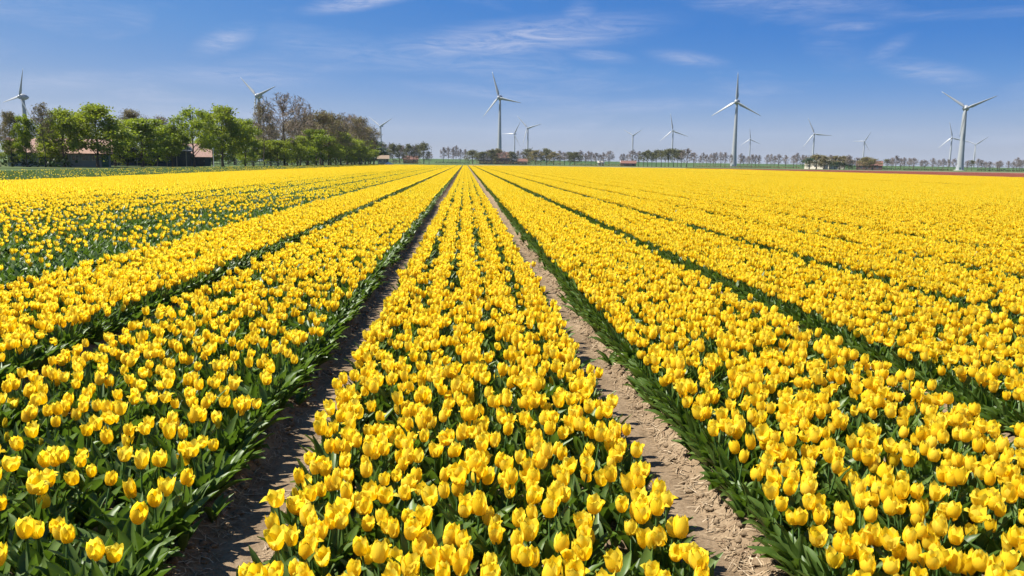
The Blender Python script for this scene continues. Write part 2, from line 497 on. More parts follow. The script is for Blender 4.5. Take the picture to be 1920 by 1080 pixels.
FAR = {
    'mid': [(-52, 530, 12.4, 2.8, 'bare'), (-48, 517, 12.8, 3.1, 'bare'), (-45, 504, 11.9, 4.3, 'olive'), (-43, 529, 12.1, 3.8, 'olive'), (-40, 527, 11.4, 4.2, 'bare'), (-35, 504, 11.4, 4.0, 'olive'), (-32, 505, 11.4, 4.0, 'bare'), (-32, 534, 12.7, 4.2, 'olive'), (-26, 506, 12.5, 6.0, 'olive'), (-24, 535, 8.0, 3.2, 'bare'), ],
    'dikeleft': [(-18, 672, 13.8, 4.5, 'bare'), (-14, 684, 13.6, 2.7, 'bare'), (-10, 670, 13.9, 4.0, 'bare'), (-8, 708, 14.6, 4.7, 'bare'), (-4, 669, 13.1, 4.0, 'bare'), (0, 710, 12.9, 3.8, 'bare'), ],
    'farm': [(6, 639, 11.0, 11.0, 'olive'), (14, 625, 8.9, 7.5, 'olive'), (18, 632, 11.1, 5.0, 'bare'), (21, 621, 10.6, 4.5, 'olive'), (26, 647, 11.4, 6.5, 'bud'), (30, 622, 11.1, 4.1, 'bare'), (36, 620, 10.8, 6.2, 'olive'), (42, 637, 11.5, 4.3, 'bare'), (47, 654, 11.8, 3.9, 'bare'), (52, 652, 13.6, 10.9, 'olive'), (55, 622, 11.9, 10.0, 'bud'), (62, 653, 11.6, 4.4, 'bare'), (67, 654, 12.1, 7.9, 'olive'), (69, 620, 10.9, 7.1, 'bud'), (77, 646, 12.2, 5.2, 'bare'), (77, 617, 10.9, 4.1, 'bare'), (86, 653, 11.5, 6.1, 'olive'), (85, 618, 10.2, 5.8, 'olive'), (91, 624, 11.6, 4.2, 'bare'), (93, 615, 10.3, 2.9, 'bare'), (99, 640, 11.1, 3.4, 'bare'), (103, 649, 10.5, 3.9, 'bare'), (101, 613, 9.6, 3.3, 'bare'), (106, 622, 9.8, 2.9, 'bare'), (109, 625, 11.5, 4.2, 'bare'), (114, 628, 12.4, 5.5, 'bare'), ],
    'shed': [(124, 630, 9.7, 2.1, 'bare'), (126, 630, 9.3, 2.5, 'bare'), (128, 627, 9.7, 2.1, 'bare'), (131, 623, 12.6, 5.0, 'bare'), (136, 621, 11.8, 4.6, 'bare'), ],
    'poplar': [(120, 532, 10.4, 4.7, 'olive'), (126, 546, 10.7, 4.4, 'olive'), (132, 559, 10.6, 4.5, 'olive'), (135, 558, 11.0, 4.5, 'olive'), (135, 544, 11.5, 4.8, 'olive'), (134, 529, 12.0, 4.6, 'olive'), (136, 528, 11.3, 4.3, 'olive'), (143, 541, 11.6, 4.4, 'olive'), (149, 554, 12.2, 4.9, 'olive'), (152, 555, 13.0, 4.9, 'olive'), (147, 523, 12.4, 5.7, 'bare'), (156, 538, 9.6, 3.6, 'bare'), ],
    'mill': [(199, 668, 10.3, 2.3, 'bare'), (207, 686, 12.4, 3.7, 'bare'), (199, 649, 11.4, 3.1, 'bare'), (212, 681, 11.9, 3.2, 'bare'), (211, 669, 12.2, 3.2, 'bare'), (217, 682, 12.9, 3.2, 'bare'), (210, 647, 12.8, 3.9, 'bare'), (226, 684, 12.6, 4.6, 'bare'), (222, 656, 10.9, 2.7, 'bare'), (225, 642, 11.7, 3.5, 'bare'), (227, 641, 10.9, 3.0, 'bare'), (233, 647, 10.1, 2.6, 'bare'), (233, 638, 10.9, 3.9, 'bare'), (237, 640, 11.0, 3.0, 'bare'), (246, 657, 10.8, 2.7, 'bare'), ],
    'barn': [(247, 641, 11.1, 3.5, 'bare'), (247, 633, 11.1, 2.2, 'bare'), (251, 636, 10.7, 2.6, 'bare'), (257, 642, 10.9, 5.2, 'bare'), (258, 630, 10.8, 4.3, 'bare'), (265, 631, 11.7, 3.9, 'bare'), (265, 625, 11.7, 3.8, 'bare'), (285, 661, 11.4, 4.5, 'bare'), (284, 652, 10.5, 3.6, 'bare'), ],
    'yard': [(228, 507, 8.6, 6.9, 'bud'), (219, 497, 5.4, 6.1, 'shrub'), (228, 495, 8.8, 4.7, 'bud'), (244, 522, 9.3, 4.3, 'bare'), (247, 521, 9.0, 5.7, 'bud'), (252, 518, 9.4, 6.4, 'bud'), (248, 503, 8.8, 4.1, 'bare'), (255, 506, 8.3, 4.9, 'bare'), (250, 485, 7.4, 5.0, 'bud'), (267, 509, 7.4, 5.6, 'bud'), (235, 511, 4.6, 6.3, 'shrub'), (248, 516, 4.1, 7.1, 'shrub'), (255, 513, 4.8, 5.6, 'shrub'), ],
    'east': [(339, 624, 8.1, 6.9, 'olive'), (339, 617, 9.3, 3.4, 'bare'), (340, 613, 10.6, 4.2, 'bare'), (348, 620, 10.3, 3.8, 'bare'), (348, 615, 9.4, 3.4, 'bare'), (338, 590, 9.2, 2.8, 'bare'), (335, 579, 9.9, 4.8, 'bare'), (348, 591, 8.5, 2.8, 'bare'), (357, 601, 8.7, 5.0, 'bare'), (346, 573, 8.8, 3.6, 'bare'), (370, 605, 8.9, 3.8, 'bare'), (356, 576, 9.4, 3.6, 'bare'), (375, 600, 8.9, 3.7, 'bare'), (371, 587, 8.8, 3.6, 'bare'), (374, 575, 8.0, 3.2, 'bare'), (390, 594, 8.3, 4.1, 'olive'), (383, 576, 8.6, 3.6, 'bare'), (392, 585, 8.3, 3.6, 'bare'), (398, 589, 7.6, 3.3, 'bare'), (387, 568, 7.8, 3.9, 'bare'), (404, 584, 8.1, 4.9, 'bare'), (384, 553, 7.4, 3.4, 'bare'), (391, 554, 8.2, 2.7, 'bare'), (393, 551, 7.9, 2.7, 'bare'), (414, 577, 9.8, 3.2, 'bare'), (394, 546, 9.0, 2.7, 'bare'), (417, 575, 9.0, 3.2, 'bare'), ],
}
# ------------------------------------------------------------------ layout constants
PITCH_X = 1.8                # bed spacing
BED0 = 0.045                 # centre of the middle bed
FIELD_X0, FIELD_X1 = -22.5, 88.0
SOIL_BED = 0.072             # soil height in a bed over the path


def far_edge(x):
    """far end of the yellow field for a bed at x"""
    return 262.0 + 0.85 * (x + 24) if x < 30 else 308.0 - 0.85 * (x - 30)


# ------------------------------------------------------------------ ground, dike, verges
def grid_sheet(name, xs, ys, zfun, mat, kind='structure', smooth=True):
    X, Y = np.meshgrid(xs, ys)
    Z = zfun(X, Y)
    nx, ny = len(xs), len(ys)
    V = np.stack([X.ravel(), Y.ravel(), Z.ravel()], 1)
    i = (np.arange(ny - 1)[:, None] * nx + np.arange(nx - 1)[None, :]).ravel()
    F = np.stack([i, i + 1, i + nx + 1, i + nx], 1)
    o = link(bpy.data.objects.new(name, np_mesh(name, V, F, mat, smooth)))
    return tag(o, kind=kind)


gx = np.concatenate([np.linspace(-3000, -400, 12), np.linspace(-300, 500, 60), np.linspace(700, 3000, 12)])
gy = np.concatenate([np.linspace(-200, 0, 4), np.linspace(20, 950, 70), np.linspace(1100, 3000, 12)])
tag(grid_sheet('ground', gx, gy, lambda X, Y: -0.06 + 0.05 * vnoise(X / 40, Y / 40, 3) * (np.abs(Y) > 330), MAT['grass']), 'flat green meadow running to the horizon', None)

# soil of the tulip field with the wheel tracks between the beds
fx = np.arange(-3.2, 3.3, 0.022)
xs = np.concatenate([np.arange(FIELD_X0 - 0.6, -3.3, 0.15), fx, np.arange(3.35, 20, 0.15), np.arange(20.5, FIELD_X1 + 1, 1.5)])
ys = [0.2]
while ys[-1] < 12:
    ys.append(ys[-1] + max(0.02, 0.0062 * ys[-1]))
while ys[-1] < 306:
    ys.append(ys[-1] * 1.02 + 0.02)
ys = np.array(ys)


def soil_z(X, Y):
    ph = (X - BED0 + PITCH_X / 2) / PITCH_X
    s = np.abs(ph - np.round(ph)) * PITCH_X           # distance to the nearest track centre
    s = s + 0.018 * vnoise(Y * 1.7, np.round(ph) * 7.0, 11) + 0.012 * vnoise(Y * 6, X * 5, 12)
    t = np.clip((s - 0.085) / 0.16, 0, 1)
    side = t * t * (3 - 2 * t)
    rough = side * 0.9 + 0.06
    lump = 0.018 * vnoise(X * 16, Y * 13, 1) + 0.014 * vnoise(X * 37, Y * 31, 2) + 0.008 * vnoise(X * 70, Y * 60, 5)
    return SOIL_BED * side + 0.014 * np.exp(-((s - 0.20) / 0.05) ** 2) + lump * rough + 0.006 * vnoise(X * 3, Y * 2, 4)


tag(grid_sheet('field_soil', xs, ys, soil_z, MAT['soil']), 'dry tan soil of the tulip field with wheel tracks', None)


def strip(name, pts, z, mat, label):
    m = MB().add([(x, y, z) for x, y in pts], [tuple(range(len(pts)))])
    return tag(m.build(name, mat), label, kind='structure')


strip('grass_verge', [(-60, 292), (-20, 270), (30, 312), (95, 256), (95, 290), (30, 345), (-60, 330)], -0.010, MAT['verge'], 'dry grass verge along the far end of the yellow field')
strip('ploughed_field', [(2, 350), (30, 350), (300, 300), (300, 380), (2, 430)], -0.003, MAT['brown'], 'bare brown field beyond the yellow tulips')
strip('lawn', [(-110, 90), (-38, 104), (-34, 180), (-33, 330), (-110, 330)], -0.008, MAT['grass'], 'mown lawn under the farm trees')

# dike across the horizon
dx = np.linspace(-700, 2600, 90)
dy = np.array([0, 8, 16, 22, 24.5, 27, 30, 38, 60.0])
dz = np.array([-0.2, 0.6, 2.2, 3.7, 4.3, 4.4, 4.2, 2.0, -0.2])
V, F = [], []
for i, x in enumerate(dx):
    base = 930 - 0.10 * (x - 0) * (x > 0) + 6 * math.sin(x / 130)
    hgt = 1.06 - 0.00042 * max(0, x) + 0.03 * math.sin(x / 57) if x < 800 else 0.72 + 0.03 * math.sin(x / 57)
    for y, z in zip(dy, dz):
        V.append((x, base + y, z * hgt))
n9 = len(dy)
for i in range(len(dx) - 1):
    for j in range(n9 - 1):
        a = i * n9 + j
        F.append((a, a + n9, a + n9 + 1, a + 1))
tag(link(bpy.data.objects.new('dike', np_mesh('dike', np.array(V), np.array(F), MAT['dike'], True))), 'long low green dike along the horizon', kind='structure')

# ------------------------------------------------------------------ wind turbines
ROTOR_BEARING = R(31)
TURBINE_LABELS = [
    'dark backlit wind turbine rising behind the trees at the far left edge',
    'wind turbine behind the wood, just left of the tallest bare tree',
    'tall wind turbine standing over the central farm beside the red brick house',
    'large wind turbine with one blade straight up, broad pale foot fully visible',
    'large wind turbine with wide pale foot near the right edge',
    'small distant wind turbine just right of the wood',
    'smallest distant turbine close right of the tall central turbine, one blade pointing left',
    'distant wind turbine second to the right of the tall central turbine',
    'distant turbine with blades in a Y above the low white gabled shed',
    'distant wind turbine rising behind the dense olive tree row',
    'distant small turbine just right of the large turbine with upright blade',
    'distant wind turbine above the cream barn, one blade level to the right',
    'distant wind turbine above the red roofed house, one blade level to the left',
    'distant wind turbine just left of the large turbine near the right edge',
    'distant wind turbine just right of the large turbine near the right edge',
]


def blade_mesh(Rr, big):
    secs = []
    prof = [(0.03, 0.030, 0.030), (0.07, 0.034, 0.032), (0.14, 0.082, 0.026), (0.20, 0.092, 0.022), (0.35, 0.072, 0.016), (0.55, 0.052, 0.011), (0.75, 0.036, 0.007), (0.92, 0.022, 0.004), (1.0, 0.008, 0.002)]
    if not big:
        prof = [(s, c * 0.95, t) for s, c, t in prof]
    V, F = [], []
    for s, c, t in prof:
        tw = R(24 * (1 - s) + 4)
        ca, sa = math.cos(tw), math.sin(tw)
        ring = [(-0.32, 0), (-0.18, 0.5), (0.1, 0.5), (0.45, 0.2), (0.68, 0), (0.4, -0.16), (0.0, -0.4), (-0.2, -0.4)]
        for (x, y) in ring:
            X, Y = x * c * Rr * 1.15, y * t * Rr * 1.6
            V.append((X * ca - Y * sa, X * sa + Y * ca, s * Rr))
    k = 8
    for i in range(len(prof) - 1):
        for j in range(k):
            F.append((i * k + j, i * k + (j + 1) % k, (i + 1) * k + (j + 1) % k, (i + 1) * k + j))
    m = MB().add(V, F)
    m.f.append(tuple(range((len(prof) - 1) * k, len(prof) * k)))
    m.m.append(0)
    return m


for (tx, ty, hz, rr, ang, style), lab in zip(TURBINES, TURBINE_LABELS):
    big_ = style == 'big'
    root = empty('wind_turbine', (tx, ty, 0), -ROTOR_BEARING)
    tag(root, lab, 'wind turbine', 'wind turbines around the field')
    mt = MAT['mill'] if big_ else MAT['mill_far']
    m = MB()
    if big_:
        pr = [(-0.3, 3.5), (2.5, 3.25), (8, 2.85), (16, 2.45), (28, 2.05), (40, 1.72), (52, 1.42), (hz - 2.2, 1.15)]
        pr = [p for p in pr[:-1] if p[0] < hz - 6] + [pr[-1]]
        m.lathe(pr, 24)
        tw = m.build('tower', mt, root, True)
        MB().lathe([(-0.3, 5.2), (0.35, 5.0), (0.45, 3.2)], 20).build('foundation', MAT['mill_low'], root)
        d = MB()
        d.box(-0.55, 0.55, -3.42, -3.05, 0.5, 2.8)
        d.build('door', MAT['door_green'], tw)
        nac = MB()
        nac.lathe([(-2.6, 1.9), (-1.8, 2.55), (-0.6, 2.9), (1.0, 2.8), (2.8, 2.2), (4.2, 1.35), (5.2, 0.5), (5.5, 0.02)], 18, axis='Y', org=(0, 0, hz))
        nac.build('nacelle', mt, root, True)
        hb = MB()
        hb.lathe([(-4.9, 0.02), (-4.6, 0.8), (-4.0, 1.5), (-3.3, 1.9), (-2.62, 2.0)], 18, axis='Y', org=(0, 0, hz))
        hb.build('hub', mt, root, True)
        hy = -3.4
    else:
        m.lathe([(-0.3, 2.0), (hz * 0.35, 1.65), (hz * 0.7, 1.35), (hz - 1.4, 1.05)], 16)
        m.build('tower', mt, root, True)
        nac = MB()
        nac.add([(-1.4, -2, hz - 1.4), (1.4, -2, hz - 1.4), (1.4, 6.2, hz - 1.2), (-1.4, 6.2, hz - 1.2), (-1.3, -2, hz + 1.5), (1.3, -2, hz + 1.5), (1.0, 6.2, hz + 1.3), (-1.0, 6.2, hz + 1.3)],
                [(3, 2, 1, 0), (4, 5, 6, 7), (0, 1, 5, 4), (1, 2, 6, 5), (2, 3, 7, 6), (3, 0, 4, 7)])
        nac.build('nacelle', mt, root)
        hb = MB()
        hb.lathe([(-4.4, 0.02), (-4.1, 0.7), (-3.4, 1.25), (-2.05, 1.4)], 14, axis='Y', org=(0, 0, hz))
        hb.build('hub', mt, root, True)
        hy = -3.0
    bm_ = blade_mesh(rr, big_).mesh('blade', mt, True)
    for k in range(3):
        b = link(bpy.data.objects.new('blade', bm_), root)
        b.location = (0, hy, hz)
        b.rotation_euler = (0, R(ang + 120 * k), 0)

# ------------------------------------------------------------------ trees


def wood(seed, Ht, CR, clear, nlimb=12, nsub=5, ntwig=5, up=0.5, r0=None, top=0.86):
    """returns (main polylines, fine polylines, tip points); each polyline = (points, radii)"""
    rs = random.Random(seed)
    cz, ch = (clear + 1) / 2 * Ht, (1 - clear) / 2 * Ht
    r0 = r0 or Ht * 0.017
    main, fine, tips = [], [], []
    wob = [Vector((rs.uniform(-1, 1), rs.uniform(-1, 1), 0)) * Ht * 0.012 for _ in range(8)]
    tr = [Vector((0, 0, -0.15))]
    for i in range(1, 8):
        tr.append(Vector((0, 0, Ht * top * i / 7)) + wob[i])
    rad = [r0 * 1.35] + [r0 * (1 - 0.88 * i / 7) for i in range(1, 8)]
    main.append((tr, rad))
    org = Vector((0, 0, cz))

    def inside(p, k=1.0):
        q = p - org
        e = math.sqrt((q.x / CR) ** 2 + (q.y / CR) ** 2 + (q.z / ch) ** 2)
        return org + q * (k / e) if e > k else p

    for i in range(nlimb):
        f = clear + (top - 0.06 - clear) * (i + 0.5) / nlimb
        zz = f * Ht
        j = min(6, int(zz / (Ht * top) * 7))
        st = tr[j].lerp(tr[j + 1], zz / (Ht * top) * 7 - j)
        az = i * 2.39996 + rs.uniform(-0.5, 0.5)
        lift = -0.35 + 1.65 * (i + 0.5) / nlimb + rs.uniform(-0.15, 0.2) + (up - 0.5) * 0.8
        lift = min(lift, 1.45)
        tgt = org + Vector((CR * math.cos(az) * math.cos(lift), CR * math.sin(az) * math.cos(lift), ch * math.sin(lift))) * rs.uniform(0.72, 1.0)
        if tgt.z < st.z + 0.03 * Ht:
            tgt.z = st.z + 0.04 * Ht
        mid = st.lerp(tgt, 0.5) + Vector((0, 0, rs.uniform(-0.02, 0.05) * Ht)) + Vector((rs.uniform(-1, 1), rs.uniform(-1, 1), 0)) * 0.03 * Ht
        lr = r0 * rs.uniform(0.30, 0.46) * (1 - 0.4 * f)
        lim = [st, st.lerp(mid, 0.5), mid, mid.lerp(tgt, 0.55), tgt]
        main.append((lim, [lr, lr * 0.8, lr * 0.6, lr * 0.38, lr * 0.16]))
        L = (tgt - st).length
        for s in range(nsub):
            t = 0.28 + 0.72 * (s + rs.random() * 0.6) / nsub
            t = min(t, 0.999)
            q = t * 4
            k = min(3, int(q))
            p = lim[k].lerp(lim[k + 1], q - k)
            d = (p - org).normalized() * 0.5 + Vector((rs.gauss(0, 1), rs.gauss(0, 1), rs.gauss(0.35 + up * 0.5, 0.7))).normalized()
            e = inside(p + d.normalized() * L * rs.uniform(0.28, 0.5), 1.03)
            mm = p.lerp(e, 0.5) + Vector((rs.gauss(0, 1), rs.gauss(0, 1), rs.gauss(0, 1))) * 0.012 * Ht
            sr = lr * 0.36
            fine.append(([p, mm, e], [sr, sr * 0.7, sr * 0.35]))
            tips.append(e)
            tips.append(mm)
            for w in range(ntwig):
                t2 = rs.uniform(0.3, 1.0)
                b = p.lerp(mm, t2 * 2) if t2 < 0.5 else mm.lerp(e, t2 * 2 - 1)
                d2 = (e - p).normalized() * 0.7 + Vector((rs.gauss(0, 1), rs.gauss(0, 1), rs.gauss(0.3, 0.9))).normalized()
                e2 = inside(b + d2.normalized() * L * rs.uniform(0.10, 0.22), 1.08)
                fine.append(([b, e2], [sr * 0.42, sr * 0.22]))
                tips.append(e2)
    return main, fine, tips


def leaf_quads(points, per, sig, size, seed, flat=0.0):
    g = np.random.default_rng(seed)
    P = np.array([tuple(p) for p in points])
    C = np.repeat(P, per, 0) + g.normal(0, 1, (len(P) * per, 3)) * np.array([sig, sig, sig * 0.75])
    n = len(C)
    a = g.normal(0, 1, (n, 3))
    a[:, 2] *= 1 - flat
    a /= np.linalg.norm(a, axis=1, keepdims=True)
    b = g.normal(0, 1, (n, 3))
    b -= a * (a * b).sum(1, keepdims=True)
    b /= np.linalg.norm(b, axis=1, keepdims=True)
    s = size * g.uniform(0.6, 1.35, (n, 1))
    V = np.stack([C - a * s, C + b * s * 0.62, C + a * s, C - b * s * 0.62], 1).reshape(-1, 3)
    F = np.arange(n * 4).reshape(-1, 4)
    return V, F


def tubes_mesh(name, polys, sides, mat):
    m = MB()
    for pts, rad in polys:
        m.tube(pts, rad, sides, 0, cap=False)
    return m.mesh(name, mat, True)


PROTO = {}


def proto(kind, var):
    """(trunk mesh, crown mesh, height, crown radius); crown meshes may carry two materials"""
    key = (kind, var)
    if key in PROTO:
        return PROTO[key]
    sd = hash_(kind) + var * 17
    if kind in ('green', 'green_bright', 'green_light', 'green_small', 'green_dark'):
        Ht, CR = 9.0, 3.0
        clear = {'green': 0.12, 'green_bright': 0.09, 'green_light': 0.16, 'green_small': 0.03, 'green_dark': 0.02}[kind]
        mn, fi, tp = wood(sd, Ht, CR, clear, 13, 5, 3, 0.5, 0.16)
        sub = [p for p in fi if len(p[0]) == 3]
        tm = tubes_mesh('trunk', mn + sub, 5, MAT['bark'])
        mat = {'green': 'green', 'green_bright': 'bright', 'green_light': 'bright', 'green_small': 'green', 'green_dark': 'dark_green'}[kind]
        per = {'green': 28, 'green_bright': 28, 'green_light': 16, 'green_small': 24, 'green_dark': 24}[kind]
        V, F = leaf_quads(tp, per, 0.31, 0.14, sd)
        cm = np_mesh('crown', V, F, MAT[mat])
    elif kind in ('bare', 'bud', 'thin'):
        Ht, CR = 13.0, {'bare': 4.4, 'bud': 4.2, 'thin': 1.9}[kind]
        clear = {'bare': 0.24, 'bud': 0.20, 'thin': 0.30}[kind]
        mn, fi, tp = wood(sd, Ht, CR, clear, {'bare': 16, 'bud': 15, 'thin': 11}[kind], 8, 9, 0.7, 0.17 if kind != 'thin' else 0.11)
        tm = tubes_mesh('trunk', mn, 5, MAT['bark'])
        fi = [(p, [max(r, 0.025) for r in rd]) for p, rd in fi]
        m = MB()
        for pts, rd in fi:
            m.tube(pts, rd, 3, 0, cap=False)
        if kind in ('bud', 'thin'):
            V, F = leaf_quads(tp, 5 if kind == 'bud' else 1, 0.34, 0.13, sd)
            m.add(V.tolist(), F.tolist(), 1)
        cm = m.mesh('crown', [MAT['twig'], MAT['bud_leaf']])
    elif kind in ('far_bare', 'far_thin'):
        Ht, CR = 11.0, 2.2
        mn, fi, tp = wood(sd, Ht, CR, 0.20, 14, 6, 8, 0.75, 0.16, top=0.9)
        tm = tubes_mesh('trunk', mn, 5, MAT['bark'])
        fi = [(p, [max(r, 0.042) for r in rd]) for p, rd in fi]
        m = MB()
        for pts, rd in fi:
            m.tube(pts, rd, 3, 0, cap=False)
        V, F = leaf_quads(tp, 1, 0.25, 0.13, sd)
        m.add(V[:len(V) // 8 * 4].tolist(), F[:len(F) // 2].tolist(), 1)
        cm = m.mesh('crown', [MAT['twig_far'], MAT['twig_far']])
    else:   # far_olive, far_bud, far_clump, far_brown, shrub
        Ht, CR = 11.0, 2.8
        clear = {'far_olive': 0.26, 'far_bud': 0.16, 'far_clump': 0.03, 'far_brown': 0.03, 'shrub': 0.0}[kind]
        mn, fi, tp = wood(sd, Ht, CR, clear, 11, 5, 3, 0.8, 0.18)
        tm = tubes_mesh('trunk', mn + [p for p in fi if len(p[0]) == 3], 4, MAT['bark'])
        V, F = leaf_quads(tp, 9 if kind in ('far_clump', 'far_brown') else 5, 0.46, 0.24, sd)
        cm = np_mesh('crown', V, F, MAT[{'far_olive': 'olive', 'far_bud': 'bud_leaf', 'shrub': 'dark_green', 'far_clump': 'olive', 'far_brown': 'bud_leaf'}[kind]])
    PROTO[key] = (tm, cm, Ht, CR)
    return PROTO[key]


def hash_(s):
    return sum((i + 1) * ord(c) for i, c in enumerate(s)) % 9973


def plant_tree(name, kind, var, x, y, h, w, label, cat='tree', group=None):
    tm, cm, Ht, CR = proto(kind, var)
    root = empty(name, (x, y, -0.05), random.uniform(0, 6.28))
    sx = min(max(w / (2 * CR), 0.3), 2.2)
    root.scale = (sx, sx, h / Ht)
    link(bpy.data.objects.new('trunk', tm), root)
    link(bpy.data.objects.new('crown', cm), root)
    return tag(root, label, cat, group)


ORD = ['first', 'second', 'third', 'fourth', 'fifth', 'sixth', 'seventh', 'eighth', 'ninth', 'tenth', 'eleventh', 'twelfth', 'thirteenth', 'fourteenth', 'fifteenth', 'sixteenth',
       'seventeenth', 'eighteenth', 'nineteenth', 'twentieth', 'twenty-first', 'twenty-second', 'twenty-third', 'twenty-fourth', 'twenty-fifth', 'twenty-sixth', 'twenty-seventh',
       'twenty-eighth', 'twenty-ninth', 'thirtieth', 'thirty-first', 'thirty-second', 'thirty-third', 'thirty-fourth', 'thirty-fifth', 'thirty-sixth', 'thirty-seventh', 'thirty-eighth',
       'thirty-ninth', 'fortieth', 'forty-first', 'forty-second', 'forty-third', 'forty-fourth', 'forty-fifth']
NEAR_LABELS = {
    0: 'sparse brownish tree at the far left end of the farm trees',
    1: 'narrow bright green tree in front of the leftmost turbine tower',
    2: 'thin nearly leafless tree just right of the leftmost turbine',
    3: 'rounded green tree in front of the tiled farm shed',
    4: 'broadest green tree, at the right end of the tiled farm shed',
    5: 'broad bright green tree in front of the long dark barn',
    6: 'brownish budding tree rising behind the broad bright tree at the dark barn',
    7: 'small thin leafless tree showing above the gap behind the dark barn',
    8: 'low bright green tree at the right end of the dark barn',
    9: 'airy light green tree in front of the small house with pink roof',
    10: 'tall full green tree beside the white lamp post',
    11: 'narrow fresh green tree just left of the second turbine tower',
    12: 'thin tall leafless tree in front of the second turbine tower',
    13: 'tallest bare brown tree with wide rounded crown at the wood edge',
    14: 'slim bare tree between the second turbine and the tallest bare tree',
    15: 'large bare tree just right of the tallest bare tree',
    18: 'large bare tree in the right half of the wood',
    21: 'dark evergreen tree closing the right end of the wood',
    33: 'green tree behind and left of the white lamp post',
    34: 'green tree behind the left part of the tiled farm shed',
    35: 'green tree behind the middle of the tiled farm shed',
    36: 'green tree behind the left half of the long dark barn',
    37: 'green tree behind the right half of the long dark barn',
    40: 'green tree between the lamp post and the second turbine, set back',
    48: 'dark evergreen just behind the evergreen at the right end of the wood',
    49: 'green tree behind the small house with pink roof',
    50: 'low green tree at the foot of the sparse brownish tree, far left',
    52: 'low green tree in front of the tiled shed left of its windows',
    53: 'low green tree in front of the tiled shed windows',
    54: 'low green tree at the left end of the long dark barn',
    55: 'dark low tree in front of the left half of the long dark barn',
    56: 'dark low tree in front of the right half of the long dark barn',
    57: 'dark low tree just left of the small house with pink roof',
    58: 'low green tree just right of the small house with pink roof',
    51: 'low dark green tree right of the narrow bright tree, far left',
}
order = sorted(range(len(NEAR)), key=lambda i: NEAR[i][0] / NEAR[i][1])
cnt = {}
for rank, i in enumerate(order):
    x, y, h, w, ty = NEAR[i]
    if i in NEAR_LABELS:
        lab = NEAR_LABELS[i]
    else:
        word = {'bud': 'brown budding', 'green_small': 'low green understorey', 'green_bright': 'bright fresh green', 'bare': 'bare'}[ty]
        c = cnt[ty] = cnt.get(ty, 0) + 1
        lab = f'{word} tree in the wood, {ORD[c - 1]} of that look from its left end'
    wf = 1.32 if ty.startswith('green') else 1.15
    plant_tree('tree', ty, rank % 3, x, y, h * 1.02, w * wf, lab, 'tree', 'trees of the wood' if 'wood' in lab else 'trees around the farm at the left')

WHERE = {
    'mid': 'around the red house right of the wood',
    'dikeleft': 'in the row left of the central farm',
    'farm': 'around the central farm',
    'shed': 'behind the low shed with white gable',
    'poplar': 'in the dense olive row',
    'mill': 'in the row at the upright blade turbine',
    'barn': 'in the row left of the cream barn',
    'yard': 'at the cream barn yard',
    'east': 'in the row at the right edge',
}
for row, lst in FAR.items():
    cnt = {}
    lst = sorted(lst, key=lambda t: t[0] / t[1])
    for q, (x, y, h, w, ty) in enumerate(lst):
        c = cnt[ty] = cnt.get(ty, 0) + 1
        word = {'bare': 'slender bare tree', 'olive': 'olive leafed tree', 'bud': 'brownish budding tree', 'shrub': 'low dark shrub'}[ty]
        kind = {'bare': 'far_bare', 'olive': 'far_olive', 'bud': 'far_bud', 'shrub': 'shrub'}[ty]
        if row in ('farm', 'mid', 'yard') and ty in ('olive', 'bud'):
            kind, w = ('far_clump' if ty == 'olive' else 'far_brown'), w * 1.12
        plant_tree('shrub' if ty == 'shrub' else 'tree', kind, (q * 7 + len(row)) % 5, x, y, h * (1.25 if ty == 'shrub' else random.uniform(0.9, 1.08)), w * (1.7 if ty == 'shrub' else 1.4) * random.uniform(0.85, 1.2), f'{word} {WHERE[row]}, {ORD[c - 1]} from left',
                   'shrub' if ty == 'shrub' else 'tree', f'distant trees {WHERE[row]}')

# clipped hedges and low scrub at the foot of the dike
HEDGES = [((80, 596), (118, 588), 2.2, 'scrubby hedge right of the central farm'),
          ((186, 640), (262, 612), 1.8, 'long low hedge under the row at the upright blade turbine'),
          ((268, 560), (300, 548), 2.4, 'hedge right of the red roofed house'),
          ((300, 575), (350, 560), 1.8, 'low hedge at the left end of the row at the right edge'),
          ((-24, 640), (4, 634), 1.8, 'low hedge under the row left of the central farm'),
          ((236, 705), (268, 690), 1.6, 'low dark hedge right of the turbine with upright blade'),
          ((392, 590), (440, 570), 2.2, 'low dark hedge under the tree row near the right edge'),
          ((345, 610), (378, 600), 1.4, 'low scrub hedge left of the large turbine near the right edge'),
          ((-46, 500), (-27, 500), 3.2, 'low reddish brown hedge before the red house'),
          ((-63.5, 112.0), (-54.6, 115.0), 1.5, 'low dark hedge in front of the left part of the tiled shed'),
          ((-70, 190), (-47, 238), 5.5, 'tall dark thicket filling the gaps behind the tall green tree'),
          ((-47, 238), (-42, 335), 6.0, 'tall dark thicket filling the middle of the wood'),
          ((8, 610), (75, 606), 3.6, 'long scrubby hedge before the central farm')]
